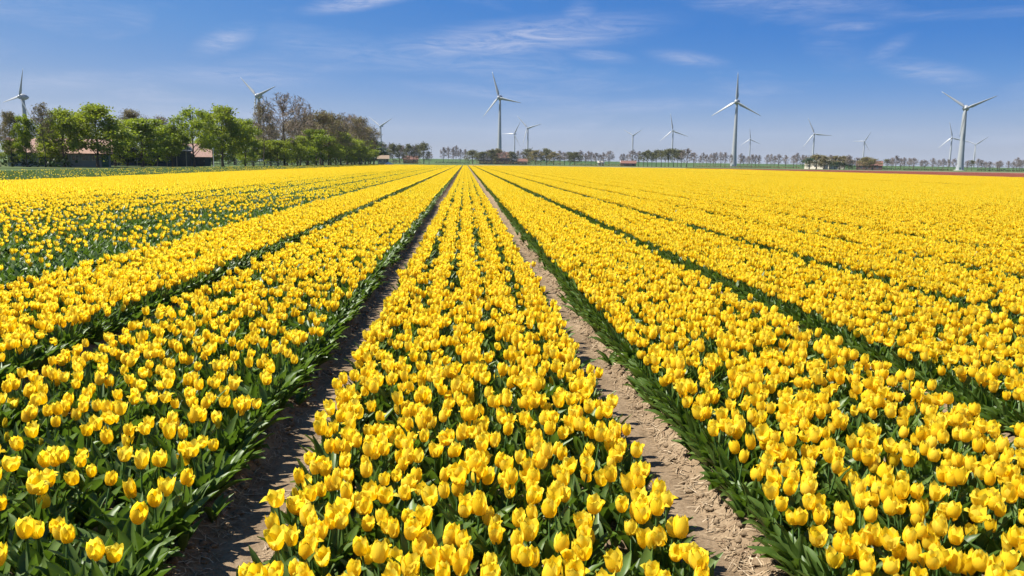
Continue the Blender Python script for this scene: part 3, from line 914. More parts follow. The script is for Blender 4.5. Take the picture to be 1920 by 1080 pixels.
for q, ((x0, y0), (x1, y1), hh, lab) in enumerate(HEDGES):
    L = math.hypot(x1 - x0, y1 - y0)
    n = int(L / (1.2 if hh < 4 else 0.5))
    pts = [(L * (i + 0.5) / n - L / 2, random.uniform(-0.8, 0.8), hh * random.uniform(0.2, 0.62)) for i in range(n) for _ in range(3)]
    V, F = leaf_quads(pts, 8, 0.42, 0.28, 900 + q)
    V[:, 2] = np.maximum(V[:, 2], 0.0)
    o = empty('hedge', ((x0 + x1) / 2, (y0 + y1) / 2, -0.05), math.atan2(y1 - y0, x1 - x0))
    tag(o, lab, 'hedge', 'hedges in the distance')
    link(bpy.data.objects.new('foliage', np_mesh('foliage', V, F, MAT['bud_leaf' if 'reddish' in lab or 'scrub' in lab or 'long low' in lab else 'dark_green'])), o)
    mb = MB()
    for i in range(0, n, 2):
        px = L * (i + 0.5) / n - L / 2
        mb.tube([(px, 0, 0), (px + 0.1, 0.1, hh * 0.7)], [0.06, 0.02], 4)
    mb.build('stems', MAT['bark'], o)

# ------------------------------------------------------------------ farm buildings


def house(name, label, x, y, rz, L, D, eave, ridge, wall, roof, windows=(), doors=(), chimney=None, cat='building', battens=0, over=0.35):
    """long side faces -Y; windows/doors = (centre x, width, z0, z1) on that side"""
    root = empty(name, (x, y, -0.05), rz)
    tag(root, label, cat, 'farm buildings around the field')
    h = L / 2
    m = MB()
    m.add([(-h, 0, 0), (h, 0, 0), (h, D, 0), (-h, D, 0), (-h, 0, eave), (h, 0, eave), (h, D, eave), (-h, D, eave), (-h, D / 2, ridge - 0.05), (h, D / 2, ridge - 0.05)],
          [(0, 1, 5, 4), (1, 2, 6, 9, 5), (2, 3, 7, 6), (3, 0, 4, 8, 7)])
    m.build('wall', MAT[wall], root)
    sl_ = (ridge - eave) / (D / 2)
    rf = MB()
    oh = over
    for s in (0, 1):
        e0 = (-oh, eave - oh * sl_) if s == 0 else (D + oh, eave - oh * sl_)
        y0_, z0_ = e0
        rf.add([(-h - oh, y0_, z0_), (h + oh, y0_, z0_), (h + oh, D / 2, ridge), (-h - oh, D / 2, ridge),
                (-h - oh, y0_, z0_ + 0.14), (h + oh, y0_, z0_ + 0.14), (h + oh, D / 2, ridge + 0.14), (-h - oh, D / 2, ridge + 0.14)],
               [(3, 2, 1, 0), (4, 5, 6, 7), (0, 1, 5, 4), (1, 2, 6, 5), (3, 0, 4, 7)])
    ro = rf.build('roof', MAT[roof], root)
    if chimney is not None:
        MB().box(chimney - 0.35, chimney + 0.35, D / 2 - 0.35, D / 2 + 0.35, ridge - 0.5, ridge + 0.9).build('chimney', MAT['brick'], ro)
    for (cx, w, z0, z1) in windows:
        f = MB()
        t = 0.07
        f.box(cx - w / 2, cx + w / 2, -0.06, 0.03, z0, z0 + t).box(cx - w / 2, cx + w / 2, -0.06, 0.03, z1 - t, z1)
        f.box(cx - w / 2, cx - w / 2 + t, -0.06, 0.03, z0 + t, z1 - t).box(cx + w / 2 - t, cx + w / 2, -0.06, 0.03, z0 + t, z1 - t).box(cx - t / 2, cx + t / 2, -0.05, 0.03, z0 + t, z1 - t)
        wf = f.build('window', MAT['frame'], root)
        MB().box(cx - w / 2 + t, cx + w / 2 - t, -0.03, 0.0, z0 + t, z1 - t).build('pane', MAT['glass'], wf)
    for (cx, w, z0, z1, dm) in doors:
        dd = MB().box(cx - w / 2, cx + w / 2, -0.05, 0.02, z0, z1).build('door', MAT[dm], root)
        MB().box(cx + w * 0.32, cx + w * 0.4, -0.1, -0.05, z0 + 0.9, z0 + 1.05).build('handle', MAT['frame'], dd)
    bme = None
    for i in range(battens):
        cx = -h + L * (i + 0.5) / battens
        if bme is None:
            bme = MB().box(-0.08, 0.08, -0.07, 0.0, 0.0, eave).mesh('batten', MAT['wood'])
        b = link(bpy.data.objects.new('batten', bme), root)
        b.location = (cx, 0, 0)
    return root


house('farm_shed', 'long low farm shed with faded pink tile roof behind the left trees', -58.5, 119.5, R(24), 13.0, 7.5, 2.05, 4.0, 'wall_grey', 'tile',
      [(0.4, 1.3, 0.95, 1.8), (1.9, 1.0, 0.95, 1.8), (3.2, 1.0, 0.95, 1.8), (4.4, 0.7, 0.95, 1.8), (-2.2, 1.2, 0.95, 1.8), (-4.2, 1.2, 0.95, 1.8)], [(5.75, 0.9, 0.05, 2.0, 'door_green')])
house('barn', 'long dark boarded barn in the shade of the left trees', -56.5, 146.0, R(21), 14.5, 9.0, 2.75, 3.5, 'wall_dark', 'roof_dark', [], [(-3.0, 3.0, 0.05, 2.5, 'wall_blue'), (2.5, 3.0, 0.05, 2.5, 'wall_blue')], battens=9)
house('house', 'small house with pink roof and dark blue wall between the left trees', -51.8, 157.0, R(18), 5.6, 6.5, 1.9, 4.2, 'wall_blue', 'tile', [(-1.2, 1.0, 0.8, 1.6)], [(1.3, 0.9, 0.05, 1.8, 'wall_dark')])
house('house', 'low house with tan roof at the right end of the wood', -35.0, 345.0, R(6), 4.6, 6.0, 2.4, 3.8, 'wall_tan', 'roof_tan', [(-1.2, 1.2, 0.9, 2.0), (0.6, 1.0, 0.9, 2.0)], [(1.7, 0.8, 0.05, 2.1, 'wall_dark')])
house('house', 'red house half hidden in the tree clump right of the wood', -36.5, 540.0, R(4), 10.0, 7.0, 2.8, 5.0, 'brick', 'tile_red', [(-3, 1.4, 1.0, 2.6), (0, 1.4, 1.0, 2.6), (3.4, 1.4, 1.0, 2.6)], [(1.7, 1.1, 0.05, 2.3, 'wall_dark')], chimney=2.5)
house('barn', 'dark roofed barn left of the red brick farmhouse', 17.5, 655.0, R(-2), 12.0, 10.0, 3.4, 7.0, 'wall_dark', 'roof_dark', [(-2, 1.6, 1.2, 2.6)], [(2.5, 3.4, 0.05, 3.0, 'wall_blue')])
house('farmhouse', 'red brick farmhouse with tiled roof at the central turbine', 31.5, 664.0, R(-3), 15.0, 10.0, 5.4, 10.0, 'brick', 'tile_red', [(-5, 1.5, 1.0, 2.8), (-2, 1.5, 1.0, 2.8), (4.5, 1.5, 1.0, 2.8), (-4, 1.3, 3.6, 5.0), (0.5, 1.3, 3.6, 5.0), (4.6, 1.3, 3.6, 5.0)], [(1.5, 1.2, 0.05, 2.4, 'wall_dark')], chimney=-4)
house('barn', 'small dark barn right of the red brick farmhouse', 40.5, 650.0, R(-4), 6.5, 8.0, 3.2, 5.6, 'wall_dark', 'roof_dark', [(-1.5, 1.4, 1.0, 2.4)], [(1.4, 2.2, 0.05, 2.6, 'wall_blue')])
house('shed', 'low red roofed shed behind the bare trees of the central farm', 46.0, 640.0, R(-4), 8.0, 7.0, 2.6, 4.6, 'brick', 'tile_red', [(-1.5, 1.4, 0.9, 2.0)], [(1.8, 1.6, 0.05, 2.2, 'wall_dark')])
house('shed', 'small pale shed right of the central farm trees', 106.5, 622.0, R(-9), 5.0, 5.0, 2.4, 3.6, 'wall_white', 'roof_pale', [(-1, 1.2, 0.9, 1.9)], [(1.4, 1.0, 0.05, 2.0, 'wall_dark')])
s9 = house('shed', 'long low shed with reddish roof and white gable end', 121.5, 590.0, R(-12), 11.5, 8.0, 2.2, 4.0, 'brick', 'tile_red', [(-2, 1.4, 0.8, 1.8), (1.5, 1.4, 0.8, 1.8)], [(4.0, 1.4, 0.05, 2.0, 'wall_dark')])
MB().add([(-5.83, -0.1, 0), (-5.83, 8.1, 0), (-5.83, 8.1, 2.2), (-5.83, 4, 4.25), (-5.83, -0.1, 2.2), (-6.15, -0.1, 0), (-6.15, 8.1, 0), (-6.15, 8.1, 2.2), (-6.15, 4, 4.35), (-6.15, -0.1, 2.2)],
         [(0, 1, 2, 3, 4), (9, 8, 7, 6, 5), (5, 6, 1, 0), (6, 7, 2, 1), (7, 8, 3, 2), (8, 9, 4, 3), (9, 5, 0, 4)]).build('gable', MAT['wall_white'], s9)
cb = house('barn', 'long cream barn with pale roof behind dark shrubs', 243.0, 540.0, R(-62), 20.0, 9.0, 4.7, 6.4, 'wall_cream', 'roof_pale', [(-6, 1.6, 1.4, 2.8), (-1, 1.6, 1.4, 2.8), (4, 1.6, 1.4, 2.8)], [(8, 3.0, 0.05, 3.4, 'wall_dark')])
house('barn', 'pale barn seen through the trees right of the cream barn', 254.0, 546.0, R(-24), 22.0, 9.0, 4.2, 6.2, 'wall_cream', 'roof_pale', [(-6, 1.6, 1.4, 2.8), (0, 1.6, 1.4, 2.8), (6, 1.6, 1.4, 2.8)], [(-3, 2.6, 0.05, 3.2, 'wall_dark')])
house('house', 'red roofed brick house right of the cream barn', 277.0, 533.0, R(-27), 16.5, 9.0, 3.0, 5.9, 'brick', 'tile_red', [(-5, 1.5, 0.9, 2.3), (-1.5, 1.5, 0.9, 2.3), (5, 1.5, 0.9, 2.3)], [(2, 1.2, 0.05, 2.2, 'wall_dark')], chimney=3)

# white lamp post and paddock fence at the farm
lp = empty('lamp_post', (-44.1, 143.3, -0.05), 0)
tag(lp, 'thin white lamp post between the light green tree and the tall green tree', 'lamp post')
MB().lathe([(0, 0.07), (0.4, 0.05), (3.0, 0.035)], 8).build('pole', MAT['lamp'], lp, True)
MB().lathe([(2.9, 0.03), (2.95, 0.16), (3.3, 0.20), (3.42, 0.06), (3.46, 0.01)], 10).build('lantern', MAT['lamp'], lp, True)
fe = empty('fence', (-46.5, 166.0, -0.05), R(14))
tag(fe, 'low wooden post and rail fence behind the tall green tree', 'fence')
pm = MB().box(-0.06, 0.06, -0.06, 0.06, 0, 1.25).mesh('post', MAT['wood'])
for i in range(13):
    o = link(bpy.data.objects.new('post', pm), fe)
    o.location = (-9 + 1.5 * i, 0, 0)
rm = MB().box(-9.1, 9.1, -0.10, -0.06, 0, 0.12).mesh('rail', MAT['wood'])
for z in (0.45, 0.95):
    o = link(bpy.data.objects.new('rail', rm), fe)
    o.location = (0, 0, z)
hp = empty('gravel_heap', (-31.0, 326.0, -0.05), 0)
tag(hp, 'low whitish heap on the verge right of the wood', 'heap')
V, F = [], []
for i in range(6):
    for k in range(14):
        t = 2 * math.pi * k / 14
        q = i / 5
        rr = (1 - q) * 2.2 * (1 + 0.15 * math.sin(3 * t + 1)) + 0.02
        V.append((rr * math.cos(t), rr * 0.6 * math.sin(t), 1.15 * q * (1 + 0.1 * math.sin(5 * t + i))))
for i in range(5):
    for k in range(14):
        F.append((i * 14 + k, i * 14 + (k + 1) % 14, (i + 1) * 14 + (k + 1) % 14, (i + 1) * 14 + k))
MB().add(V, F).build('mound', MAT['wall_white'], hp, True)
# ------------------------------------------------------------------ tulips
def petal_vf(phi0, rs_, hb, rmax, opn, flare, g, nu=5, nv=6):
    vv = np.linspace(0, 1, nv) if nv != 6 else np.array([0, 0.14, 0.38, 0.62, 0.84, 1.0])
    r = np.interp(vv, [0, 0.14, 0.38, 0.62, 0.84, 1.0], [0.22, 0.62, 0.92, 1.0, 0.97, 0.90]) * rmax * rs_
    r = r + opn * rmax * vv ** 2 + flare * rmax * np.clip((vv - 0.6) / 0.4, 0, 1) ** 2
    z = np.interp(vv, [0, 0.14, 0.38, 0.62, 0.84, 1.0], [0, 0.05, 0.30, 0.60, 0.86, 1.0]) * hb
    z = z - flare * hb * 0.45 * np.clip((vv - 0.6) / 0.4, 0, 1) ** 2
    w = np.radians(np.interp(vv, [0, 0.14, 0.38, 0.62, 0.84, 1.0], [46, 62, 64, 56, 33, 4]))
    uu = np.linspace(-1, 1, nu)
    U, Vv = np.meshgrid(uu, np.arange(nv))
    ang = phi0 + U * w[Vv]
    rr = r[Vv] * (1 + 0.05 * U ** 2 * (rs_ > 0.95) - 0.05 * (1 - np.abs(U)) * (Vv > 3)) * (1 + g.normal(0, 0.018, U.shape) * (Vv > 1))
    zz = z[Vv] - 0.05 * hb * U ** 2 * (Vv >= nv - 2) + g.normal(0, 0.012 * hb, U.shape) * (Vv > 1)
    P = np.stack([rr * np.cos(ang), rr * np.sin(ang), zz], -1).reshape(-1, 3)
    i = (np.arange(nv - 1)[:, None] * nu + np.arange(nu - 1)[None, :]).ravel()
    F = np.stack([i, i + 1, i + nu + 1, i + nu], 1)
    return P, F


def leaf_vf(az, L, wd, lean, arch, g, nv=7, na=3):
    t = np.linspace(0, 1, nv)
    th = lean + arch * t ** 1.4                     # angle from vertical
    ds = L / (nv - 1)
    hx = np.concatenate([[0], np.cumsum(np.sin((th[1:] + th[:-1]) / 2) * ds)])
    hz_ = np.concatenate([[0], np.cumsum(np.cos((th[1:] + th[:-1]) / 2) * ds)])
    wv = wd * np.interp(t, [0, 0.15, 0.4, 0.7, 0.9, 1], [0.42, 0.75, 1.0, 0.78, 0.38, 0.03]) / 2
    tw = g.normal(0, 0.35) * t
    P = []
    nrm_x, nrm_z = -np.cos(th), np.sin(th)
    for k in range(na):
        u = -1 + 2 * k / (na - 1)
        fold = (abs(u) - 0.5) * wv * 0.75 + g.normal(0, 0.06, nv) * wd * abs(u)
        sx, sy = hx + nrm_x * fold, u * wv * np.cos(tw)
        P.append(np.stack([sx, sy, hz_ + nrm_z * fold + u * wv * np.sin(tw)], -1))
    P = np.stack(P, 1).reshape(-1, 3)
    c, s = math.cos(az), math.sin(az)
    P = np.stack([P[:, 0] * c - P[:, 1] * s, P[:, 0] * s + P[:, 1] * c, P[:, 2]], -1)
    i = (np.arange(nv - 1)[:, None] * na + np.arange(na - 1)[None, :]).ravel()
    return P, np.stack([i, i + 1, i + na + 1, i + na], 1)


def stem_vf(pts, r, sides=5):
    m = MB().tube(pts, r, sides, 0, cap=False)
    return np.array(m.v), np.array(m.f)


def make_tulip_parts(seed, lod=0, bud=False):
    """list of (part name, V, F, material key)"""
    g = np.random.default_rng(seed)
    hs = g.uniform(0.160, 0.205) if not bud else g.uniform(0.13, 0.18)
    bend = g.normal(0, 0.012, 2)
    pts = [Vector((0, 0, -0.01)), Vector((bend[0] * 0.3, bend[1] * 0.3, hs * 0.4)), Vector((bend[0] * 0.8, bend[1] * 0.8, hs * 0.8)), Vector((bend[0], bend[1], hs))]
    parts = []
    V, F = stem_vf(pts, [0.0042, 0.0038, 0.0034, 0.0042], 5 if lod == 0 else 3)
    parts.append(('stem', V, F, 'stem'))
    hb = g.uniform(0.056, 0.070)
    rmax = g.uniform(0.0215, 0.0265)
    opn, nu, nv = g.uniform(-0.24, 0.30), 5, 6
    if bud:
        hb, rmax, opn = g.uniform(0.045, 0.055), 0.0125, -0.5
    if lod:
        nu, nv = 3, 4
    ph = g.uniform(0, 6.28)
    tilt = Euler((g.normal(0, 0.10), g.normal(0, 0.10), 0)).to_matrix()
    tm = np.array(tilt)
    for k in range(6):
        inner = k % 2
        fl = 0.0
        if not bud and not inner and g.random() < 0.30:
            fl = g.uniform(0.25, 0.85)
        V, F = petal_vf(ph + k * math.pi / 3 + g.normal(0, 0.06), 0.87 if inner else 1.0, hb * (1.0 if inner else 0.96) * g.uniform(0.93, 1.05), rmax, opn * g.uniform(0.7, 1.3), fl, g, nu, nv)
        V = V @ tm.T + np.array(pts[-1])
        parts.append(('petal', V, F, 'bud' if bud else 'petal'))
    for k in range(4):
        V, F = leaf_vf(ph + 1.6 * k + g.normal(0, 0.4), g.uniform(0.15, 0.24), g.uniform(0.030, 0.052), g.uniform(0.08, 0.42), g.uniform(0.2, 1.05), g, 7 if lod == 0 else 4, 3 if lod == 0 else 2)
        V[:, 2] += -0.005
        parts.append(('leaf', V, F, 'leaf'))
    return parts


def make_leaf_plant(seed, n=4, lod=0, out=False):
    g = np.random.default_rng(seed)
    parts = []
    for k in range(n):
        if out:     # bed-edge plant: leaves lean to +X
            azz, lean, arch = g.normal(0, 1.0), g.uniform(0.2, 0.75), g.uniform(0.3, 1.2)
        else:
            azz, lean, arch = g.uniform(0, 6.28), g.uniform(0.08, 0.5), g.uniform(0.2, 1.1)
        V, F = leaf_vf(azz, g.uniform(0.14, 0.22), g.uniform(0.036, 0.062), lean, arch, g, 7 if lod == 0 else 4, 3 if lod == 0 else 2)
        parts.append(('leaf', V, F, 'leaf'))
    return parts


def join_parts(name, parts):
    keys, Vs, Fs, Ms, o = [], [], [], [], 0
    for _, V, F, k in parts:
        if k not in keys:
            keys.append(k)
        Vs.append(V)
        Fs.append(F + o)
        Ms.append(np.full(len(F), keys.index(k)))
        o += len(V)
    return np_mesh(name, np.concatenate(Vs), np.concatenate(Fs), [MAT[k] for k in keys], True, np.concatenate(Ms))


# low-detail flower cup and leaf blade for the patches farther off
CUP_V = [(0, 0, 0)]
for k in range(6):
    t = k * math.pi / 3
    CUP_V.append((0.029 * math.cos(t), 0.029 * math.sin(t), 0.026))
for k in range(6):
    t = k * math.pi / 3
    r_, z_ = (0.027, 0.066) if k % 2 == 0 else (0.021, 0.054)
    CUP_V.append((r_ * math.cos(t), r_ * math.sin(t), z_))
CUP_V = np.array(CUP_V)
CUP_F = np.array([(0, 1 + (k + 1) % 6, 1 + k) for k in range(6)] + [q for k in range(6) for q in ((1 + k, 1 + (k + 1) % 6, 7 + (k + 1) % 6), (1 + k, 7 + (k + 1) % 6, 7 + k))])


def make_patch(name, seed, nflow, nplant, petal='petal', length=1.0, half=0.66, rows=5, jit=0.075):
    g = np.random.default_rng(seed)
    rowx = np.linspace(-half + 0.06, half - 0.06, rows)
    # flowers
    x = rowx[g.integers(0, rows, nflow)] + g.normal(0, jit, nflow)
    x = np.clip(x, -half + 0.02 * g.random(nflow), half - 0.02 * g.random(nflow))
    y = g.uniform(-length / 2, length / 2, nflow)
    z = g.uniform(0.155, 0.205, nflow) + SOIL_BED
    s = g.uniform(0.88, 1.12, nflow)
    a = g.uniform(0, 6.28, nflow)
    tl = g.normal(0, 0.12, (nflow, 2))
    B = CUP_V[None] * s[:, None, None]
    ca, sa = np.cos(a)[:, None], np.sin(a)[:, None]
    PX = B[..., 0] * ca - B[..., 1] * sa + B[..., 2] * tl[:, :1]
    PY = B[..., 0] * sa + B[..., 1] * ca + B[..., 2] * tl[:, 1:]
    V1 = np.stack([PX + x[:, None], PY + y[:, None], B[..., 2] + z[:, None]], -1).reshape(-1, 3)
    F1 = (CUP_F[None] + (np.arange(nflow) * len(CUP_V))[:, None, None]).reshape(-1, 3)
    # leaves: two-triangle arched blades
    n = nplant * 3
    x = np.repeat(g.uniform(-half - 0.05, half + 0.05, nplant), 3)
    y = np.repeat(g.uniform(-length / 2, length / 2, nplant), 3)
    a = g.uniform(0, 6.28, n)
    L = g.uniform(0.13, 0.21, n)
    th = g.uniform(0.15, 0.9, n)
    w = g.uniform(0.017, 0.029, n)
    d = np.stack([np.cos(a) * np.sin(th), np.sin(a) * np.sin(th), np.cos(th)], -1)
    sd = np.stack([-np.sin(a), np.cos(a), np.zeros(n)], -1)
    base = np.stack([x, y, np.full(n, SOIL_BED)], -1)
    mid = base + d * (L * 0.55)[:, None]
    tip = base + d * L[:, None] + np.stack([np.cos(a), np.sin(a), -0.4 * np.ones(n)], -1) * (L * 0.12)[:, None]
    V2 = np.stack([base, mid + sd * w[:, None], mid - sd * w[:, None], tip], 1).reshape(-1, 3)
    q = np.arange(n)[:, None] * 4
    F2 = np.concatenate([np.concatenate([q, q + 1, q + 2], 1), np.concatenate([q + 1, q + 3, q + 2], 1)])
    V = np.concatenate([V1, V2])
    F = np.concatenate([F1, F2 + len(V1)])
    mi = np.concatenate([np.zeros(len(F1)), np.ones(len(F2))])
    return np_mesh(name, V, F, [MAT[petal], MAT['leaf']], True, mi)


def scatter_group(name, collection):
    ng = bpy.data.node_groups.new(name, 'GeometryNodeTree')
    ng.interface.new_socket('Geometry', in_out='INPUT', socket_type='NodeSocketGeometry')
    ng.interface.new_socket('Geometry', in_out='OUTPUT', socket_type='NodeSocketGeometry')
    N, Lk = ng.nodes, ng.links
    gi, go = N.new('NodeGroupInput'), N.new('NodeGroupOutput')
    ci = N.new('GeometryNodeCollectionInfo')
    ci.inputs['Collection'].default_value = collection
    ci.inputs['Separate Children'].default_value = True
    ci.inputs['Reset Children'].default_value = True
    iop = N.new('GeometryNodeInstanceOnPoints')
    iop.inputs['Pick Instance'].default_value = True
    outs = []
    for at, ty in (('variant', 'INT'), ('turn', 'FLOAT_VECTOR'), ('size', 'FLOAT_VECTOR')):
        na = N.new('GeometryNodeInputNamedAttribute')
        na.data_type = ty
        na.inputs['Name'].default_value = at
        outs.append(na.outputs['Attribute'])
    e2r = N.new('FunctionNodeEulerToRotation')
    Lk.new(outs[1], e2r.inputs[0])
    Lk.new(gi.outputs[0], iop.inputs['Points'])
    Lk.new(ci.outputs[0], iop.inputs['Instance'])
    Lk.new(outs[0], iop.inputs['Instance Index'])
    Lk.new(e2r.outputs[0], iop.inputs['Rotation'])
    Lk.new(outs[2], iop.inputs['Scale'])
    Lk.new(iop.outputs[0], go.inputs[0])
    return ng


def scatter_object(name, P, variant, turn, size, collection, label, cat):
    me = bpy.data.meshes.new(name)
    me.vertices.add(len(P))
    me.vertices.foreach_set('co', np.asarray(P, dtype=np.float32).ravel())
    a = me.attributes.new('variant', 'INT', 'POINT')
    a.data.foreach_set('value', np.asarray(variant, dtype=np.int32))
    for nm, arr in (('turn', turn), ('size', size)):
        a = me.attributes.new(nm, 'FLOAT_VECTOR', 'POINT')
        a.data.foreach_set('vector', np.asarray(arr, dtype=np.float32).ravel())
    o = link(bpy.data.objects.new(name, me))
    md = o.modifiers.new('scatter', 'NODES')
    md.node_group = scatter_group(name + ' scatter', collection)
    return tag(o, label, cat, kind='stuff')


# ---- kinds of plant (collections that are only referenced, never linked)
kinds = bpy.data.collections.new('tulip kinds')
IDX = {}
count = [0]


def add_kind(group, mesh):
    o = bpy.data.objects.new('tulip_kind_%03d' % count[0], mesh)
    kinds.objects.link(o)
    IDX.setdefault(group, []).append(count[0])
    count[0] += 1


OPEN = [make_tulip_parts(100 + i) for i in range(20)]
BUDS = [make_tulip_parts(300 + i, bud=True) for i in range(2)]
for p_ in OPEN:
    add_kind('open', join_parts('tulip', p_))
for p_ in BUDS:
    add_kind('bud', join_parts('tulip bud', p_))
for i in range(4):
    add_kind('leaf', join_parts('tulip leaves', make_leaf_plant(400 + i)))
for i in range(4):
    add_kind('edge', join_parts('edge leaves', make_leaf_plant(450 + i, 5, out=True)))
for i in range(8):
    add_kind('mid', join_parts('tulip', make_tulip_parts(500 + i, lod=1)))
for i in range(3):
    add_kind('midleaf', join_parts('tulip leaves', make_leaf_plant(550 + i, 4, lod=1)))
for i in range(3):
    add_kind('midedge', join_parts('edge leaves', make_leaf_plant(580 + i, 5, lod=1, out=True)))
for i in range(7):
    add_kind('dense', make_patch('tulip patch', 600 + i, 170, 150))
for i in range(4):
    add_kind('sparse', make_patch('thin tulip patch', 650 + i, 30, 170))
for i in range(5):
    add_kind('rows', make_patch('tulip patch in rows', 670 + i, 158, 150, jit=0.05))
for i in range(3):
    add_kind('medium', make_patch('tulip patch', 690 + i, 92, 155))

# ---- where each plant stands
NEAR_Y = 27.0
DENS = {-1: 0.56, -2: 0.86, -3: 0.10, -4: 0.16, -5: 0.25, -6: 0.32, -7: 0.60, 0: 1.0, 1: 0.97}
ROWX = np.array([-0.60, -0.30, 0.0, 0.30, 0.60])
P_, VAR, ROT, SIZ = [], [], [], []
cand = []          # flowers near enough to be single things
g = np.random.default_rng(42)
kmin, kmax = int(math.ceil((FIELD_X0 - BED0) / PITCH_X)), int((FIELD_X1 - BED0) / PITCH_X)
Mi = np.array(M.inverted())
for k in range(kmin, kmax + 1):
    xc = BED0 + PITCH_X * k
    # visible stretch of this bed (with a margin for other viewpoints)
    ymin = max(0.9, (abs(xc) - 3.0) / 0.80)
    if ymin < NEAR_Y:
        for ri, rx in enumerate(ROWX):
            lin = {0: 44, -1: 40}.get(k, 46)
            n = int((NEAR_Y - ymin) * lin)
            y = ymin + (np.arange(n) + g.uniform(-0.5, 0.5, n)) / lin
            jit = 0.047 if k == 0 else 0.080
            jit = np.where(y < 9, jit + (0.042 if k == 0 else 0.02) * np.clip((9 - y) / 5, 0, 1), jit)
            x = xc + rx + g.normal(0, 1, n) * jit + 0.02 * vnoise(y * 0.7, np.full(n, ri * 9.0 + k * 31), 21)
            x = xc + np.clip(x - xc, -0.655 - 0.025 * g.random(n), 0.655 + 0.025 * g.random(n))
            dn = np.full(n, DENS.get(k, 0.98))
            nz_ = vnoise(x * 2.2, y * 1.5, 33)
            if k == -1:
                dn = dn + 0.03 * (y - 3) - (0.25 if ri == 4 else 0)
                dn = np.clip(dn, 0.3, 0.84)
            dn = dn + 0.15 * nz_ * (dn < 0.95)
            if k == 0:
                dn = dn - np.clip(0.08 * (3.4 - y), 0, 0.10)
            fl = g.random(n) < dn
            z = soil_z(x, y)
            for i in range(n):
                near = y[i] * 1.0 + abs(x[i]) * 0.4 < 9.5
                s_ = g.uniform(0.88, 1.14)
                rot = (g.normal(0, 0.105), g.normal(0, 0.105), g.uniform(0, 6.28))
                if fl[i]:
                    b = g.random() < (0.07 if k == -1 else 0.025)
                    if near:
                        vi = int(g.choice(IDX['bud'] if b else IDX['open']))
                    else:
                        vi = int(g.choice(IDX['mid']))
                    rec = ((x[i], y[i], z[i]), vi, rot, (s_, s_, s_ * g.uniform(0.92, 1.08)))
                    if near and y[i] < 5.5:
                        q = Mi @ np.array([x[i], y[i], z[i] + 0.22, 1.0])
                        u_, v_ = -q[0] / q[2] * 1480 / 960, -q[1] / q[2] * 1480 / 540
                        if abs(u_) < 0.985 and abs(v_) < 0.965:
                            cand.append((-q[2], k, ri, rec))
                            continue
                else:
                    vi = int(g.choice(IDX['leaf'] if near else IDX['midleaf']))
                    rec = ((x[i], y[i], z[i]), vi, rot, (s_, s_, s_))
                P_.append(rec[0]); VAR.append(rec[1]); ROT.append(rec[2]); SIZ.append(rec[3])
        # low leaves between the rows
        n = int((NEAR_Y - ymin) * (46 if k <= 0 else 70))
        y = ymin + (NEAR_Y - ymin) * g.random(n)
        x = xc + g.uniform(-0.70, 0.70, n) * (0.94 if k == 0 else 1.0)
        z = soil_z(x, y)
        for i in range(n):
            near = y[i] + abs(x[i]) * 0.4 < 9.5
            P_.append((x[i], y[i], z[i])); VAR.append(int(g.choice(IDX['leaf' if near else 'midleaf'])))
            ROT.append((0, 0, g.uniform(0, 6.28)))
            s_ = g.uniform(0.62, 0.95)
            SIZ.append((s_, s_, s_))
        # leaves spilling over the bed edges
        for sgn in (-1, 1):
            per = 10 if k == 0 else 14 if (k == -1 and sgn > 0) else 22
            n = int((NEAR_Y - ymin) * per)
            y = ymin + (np.arange(n) + g.uniform(-0.5, 0.5, n)) / per
            x = xc + sgn * ((0.625 if k == 0 else 0.675) + g.normal(0, 0.03, n))
            z = soil_z(x, y)
            for i in range(n):
                near = y[i] + abs(x[i]) * 0.4 < 9.5
                P_.append((x[i], y[i], z[i])); VAR.append(int(g.choice(IDX['edge' if near else 'midedge'])))
                ROT.append((0, 0, (0 if sgn > 0 else math.pi) + g.normal(0, 0.5)))
                s_ = g.uniform(0.72, 1.08) * (0.75 if k == 0 else 0.92)
                SIZ.append((s_, s_, s_))
    # farther along the bed: whole patches
    y = max(NEAR_Y, (abs(xc) - 12.0) / 0.80)
    ye = far_edge(xc)
    if k in (22,):
        continue                                     # the wider tractor lane in the right half
    while y < ye:
        grp = 'sparse' if k in (-3, -4, -5) else 'medium' if k in (-1, -6, -7) else 'rows' if k == 0 else 'dense'
        if grp == 'dense' and g.random() < 0.012:
            grp = 'medium'
        if k == -1 and y > 45 or (k == -6 and y > 90):
            grp = 'dense'
        P_.append((xc + g.normal(0, 0.015), y + 0.5, 0.0)); VAR.append(int(g.choice(IDX[grp])))
        ROT.append((0, 0, math.pi * int(g.integers(0, 2)))); SIZ.append((1, 1, g.uniform(0.94, 1.06)))
        y += 0.93

cand.sort(key=lambda c: c[0])
THINGS, rest = cand[:300], cand[300:]
for c in rest:
    rec = c[3]
    P_.append(rec[0]); VAR.append(rec[1]); ROT.append(rec[2]); SIZ.append(rec[3])
scatter_object('tulip_field', P_, VAR, ROT, SIZ, kinds, 'beds of yellow tulips stretching in long rows to the far field edge', 'tulips')

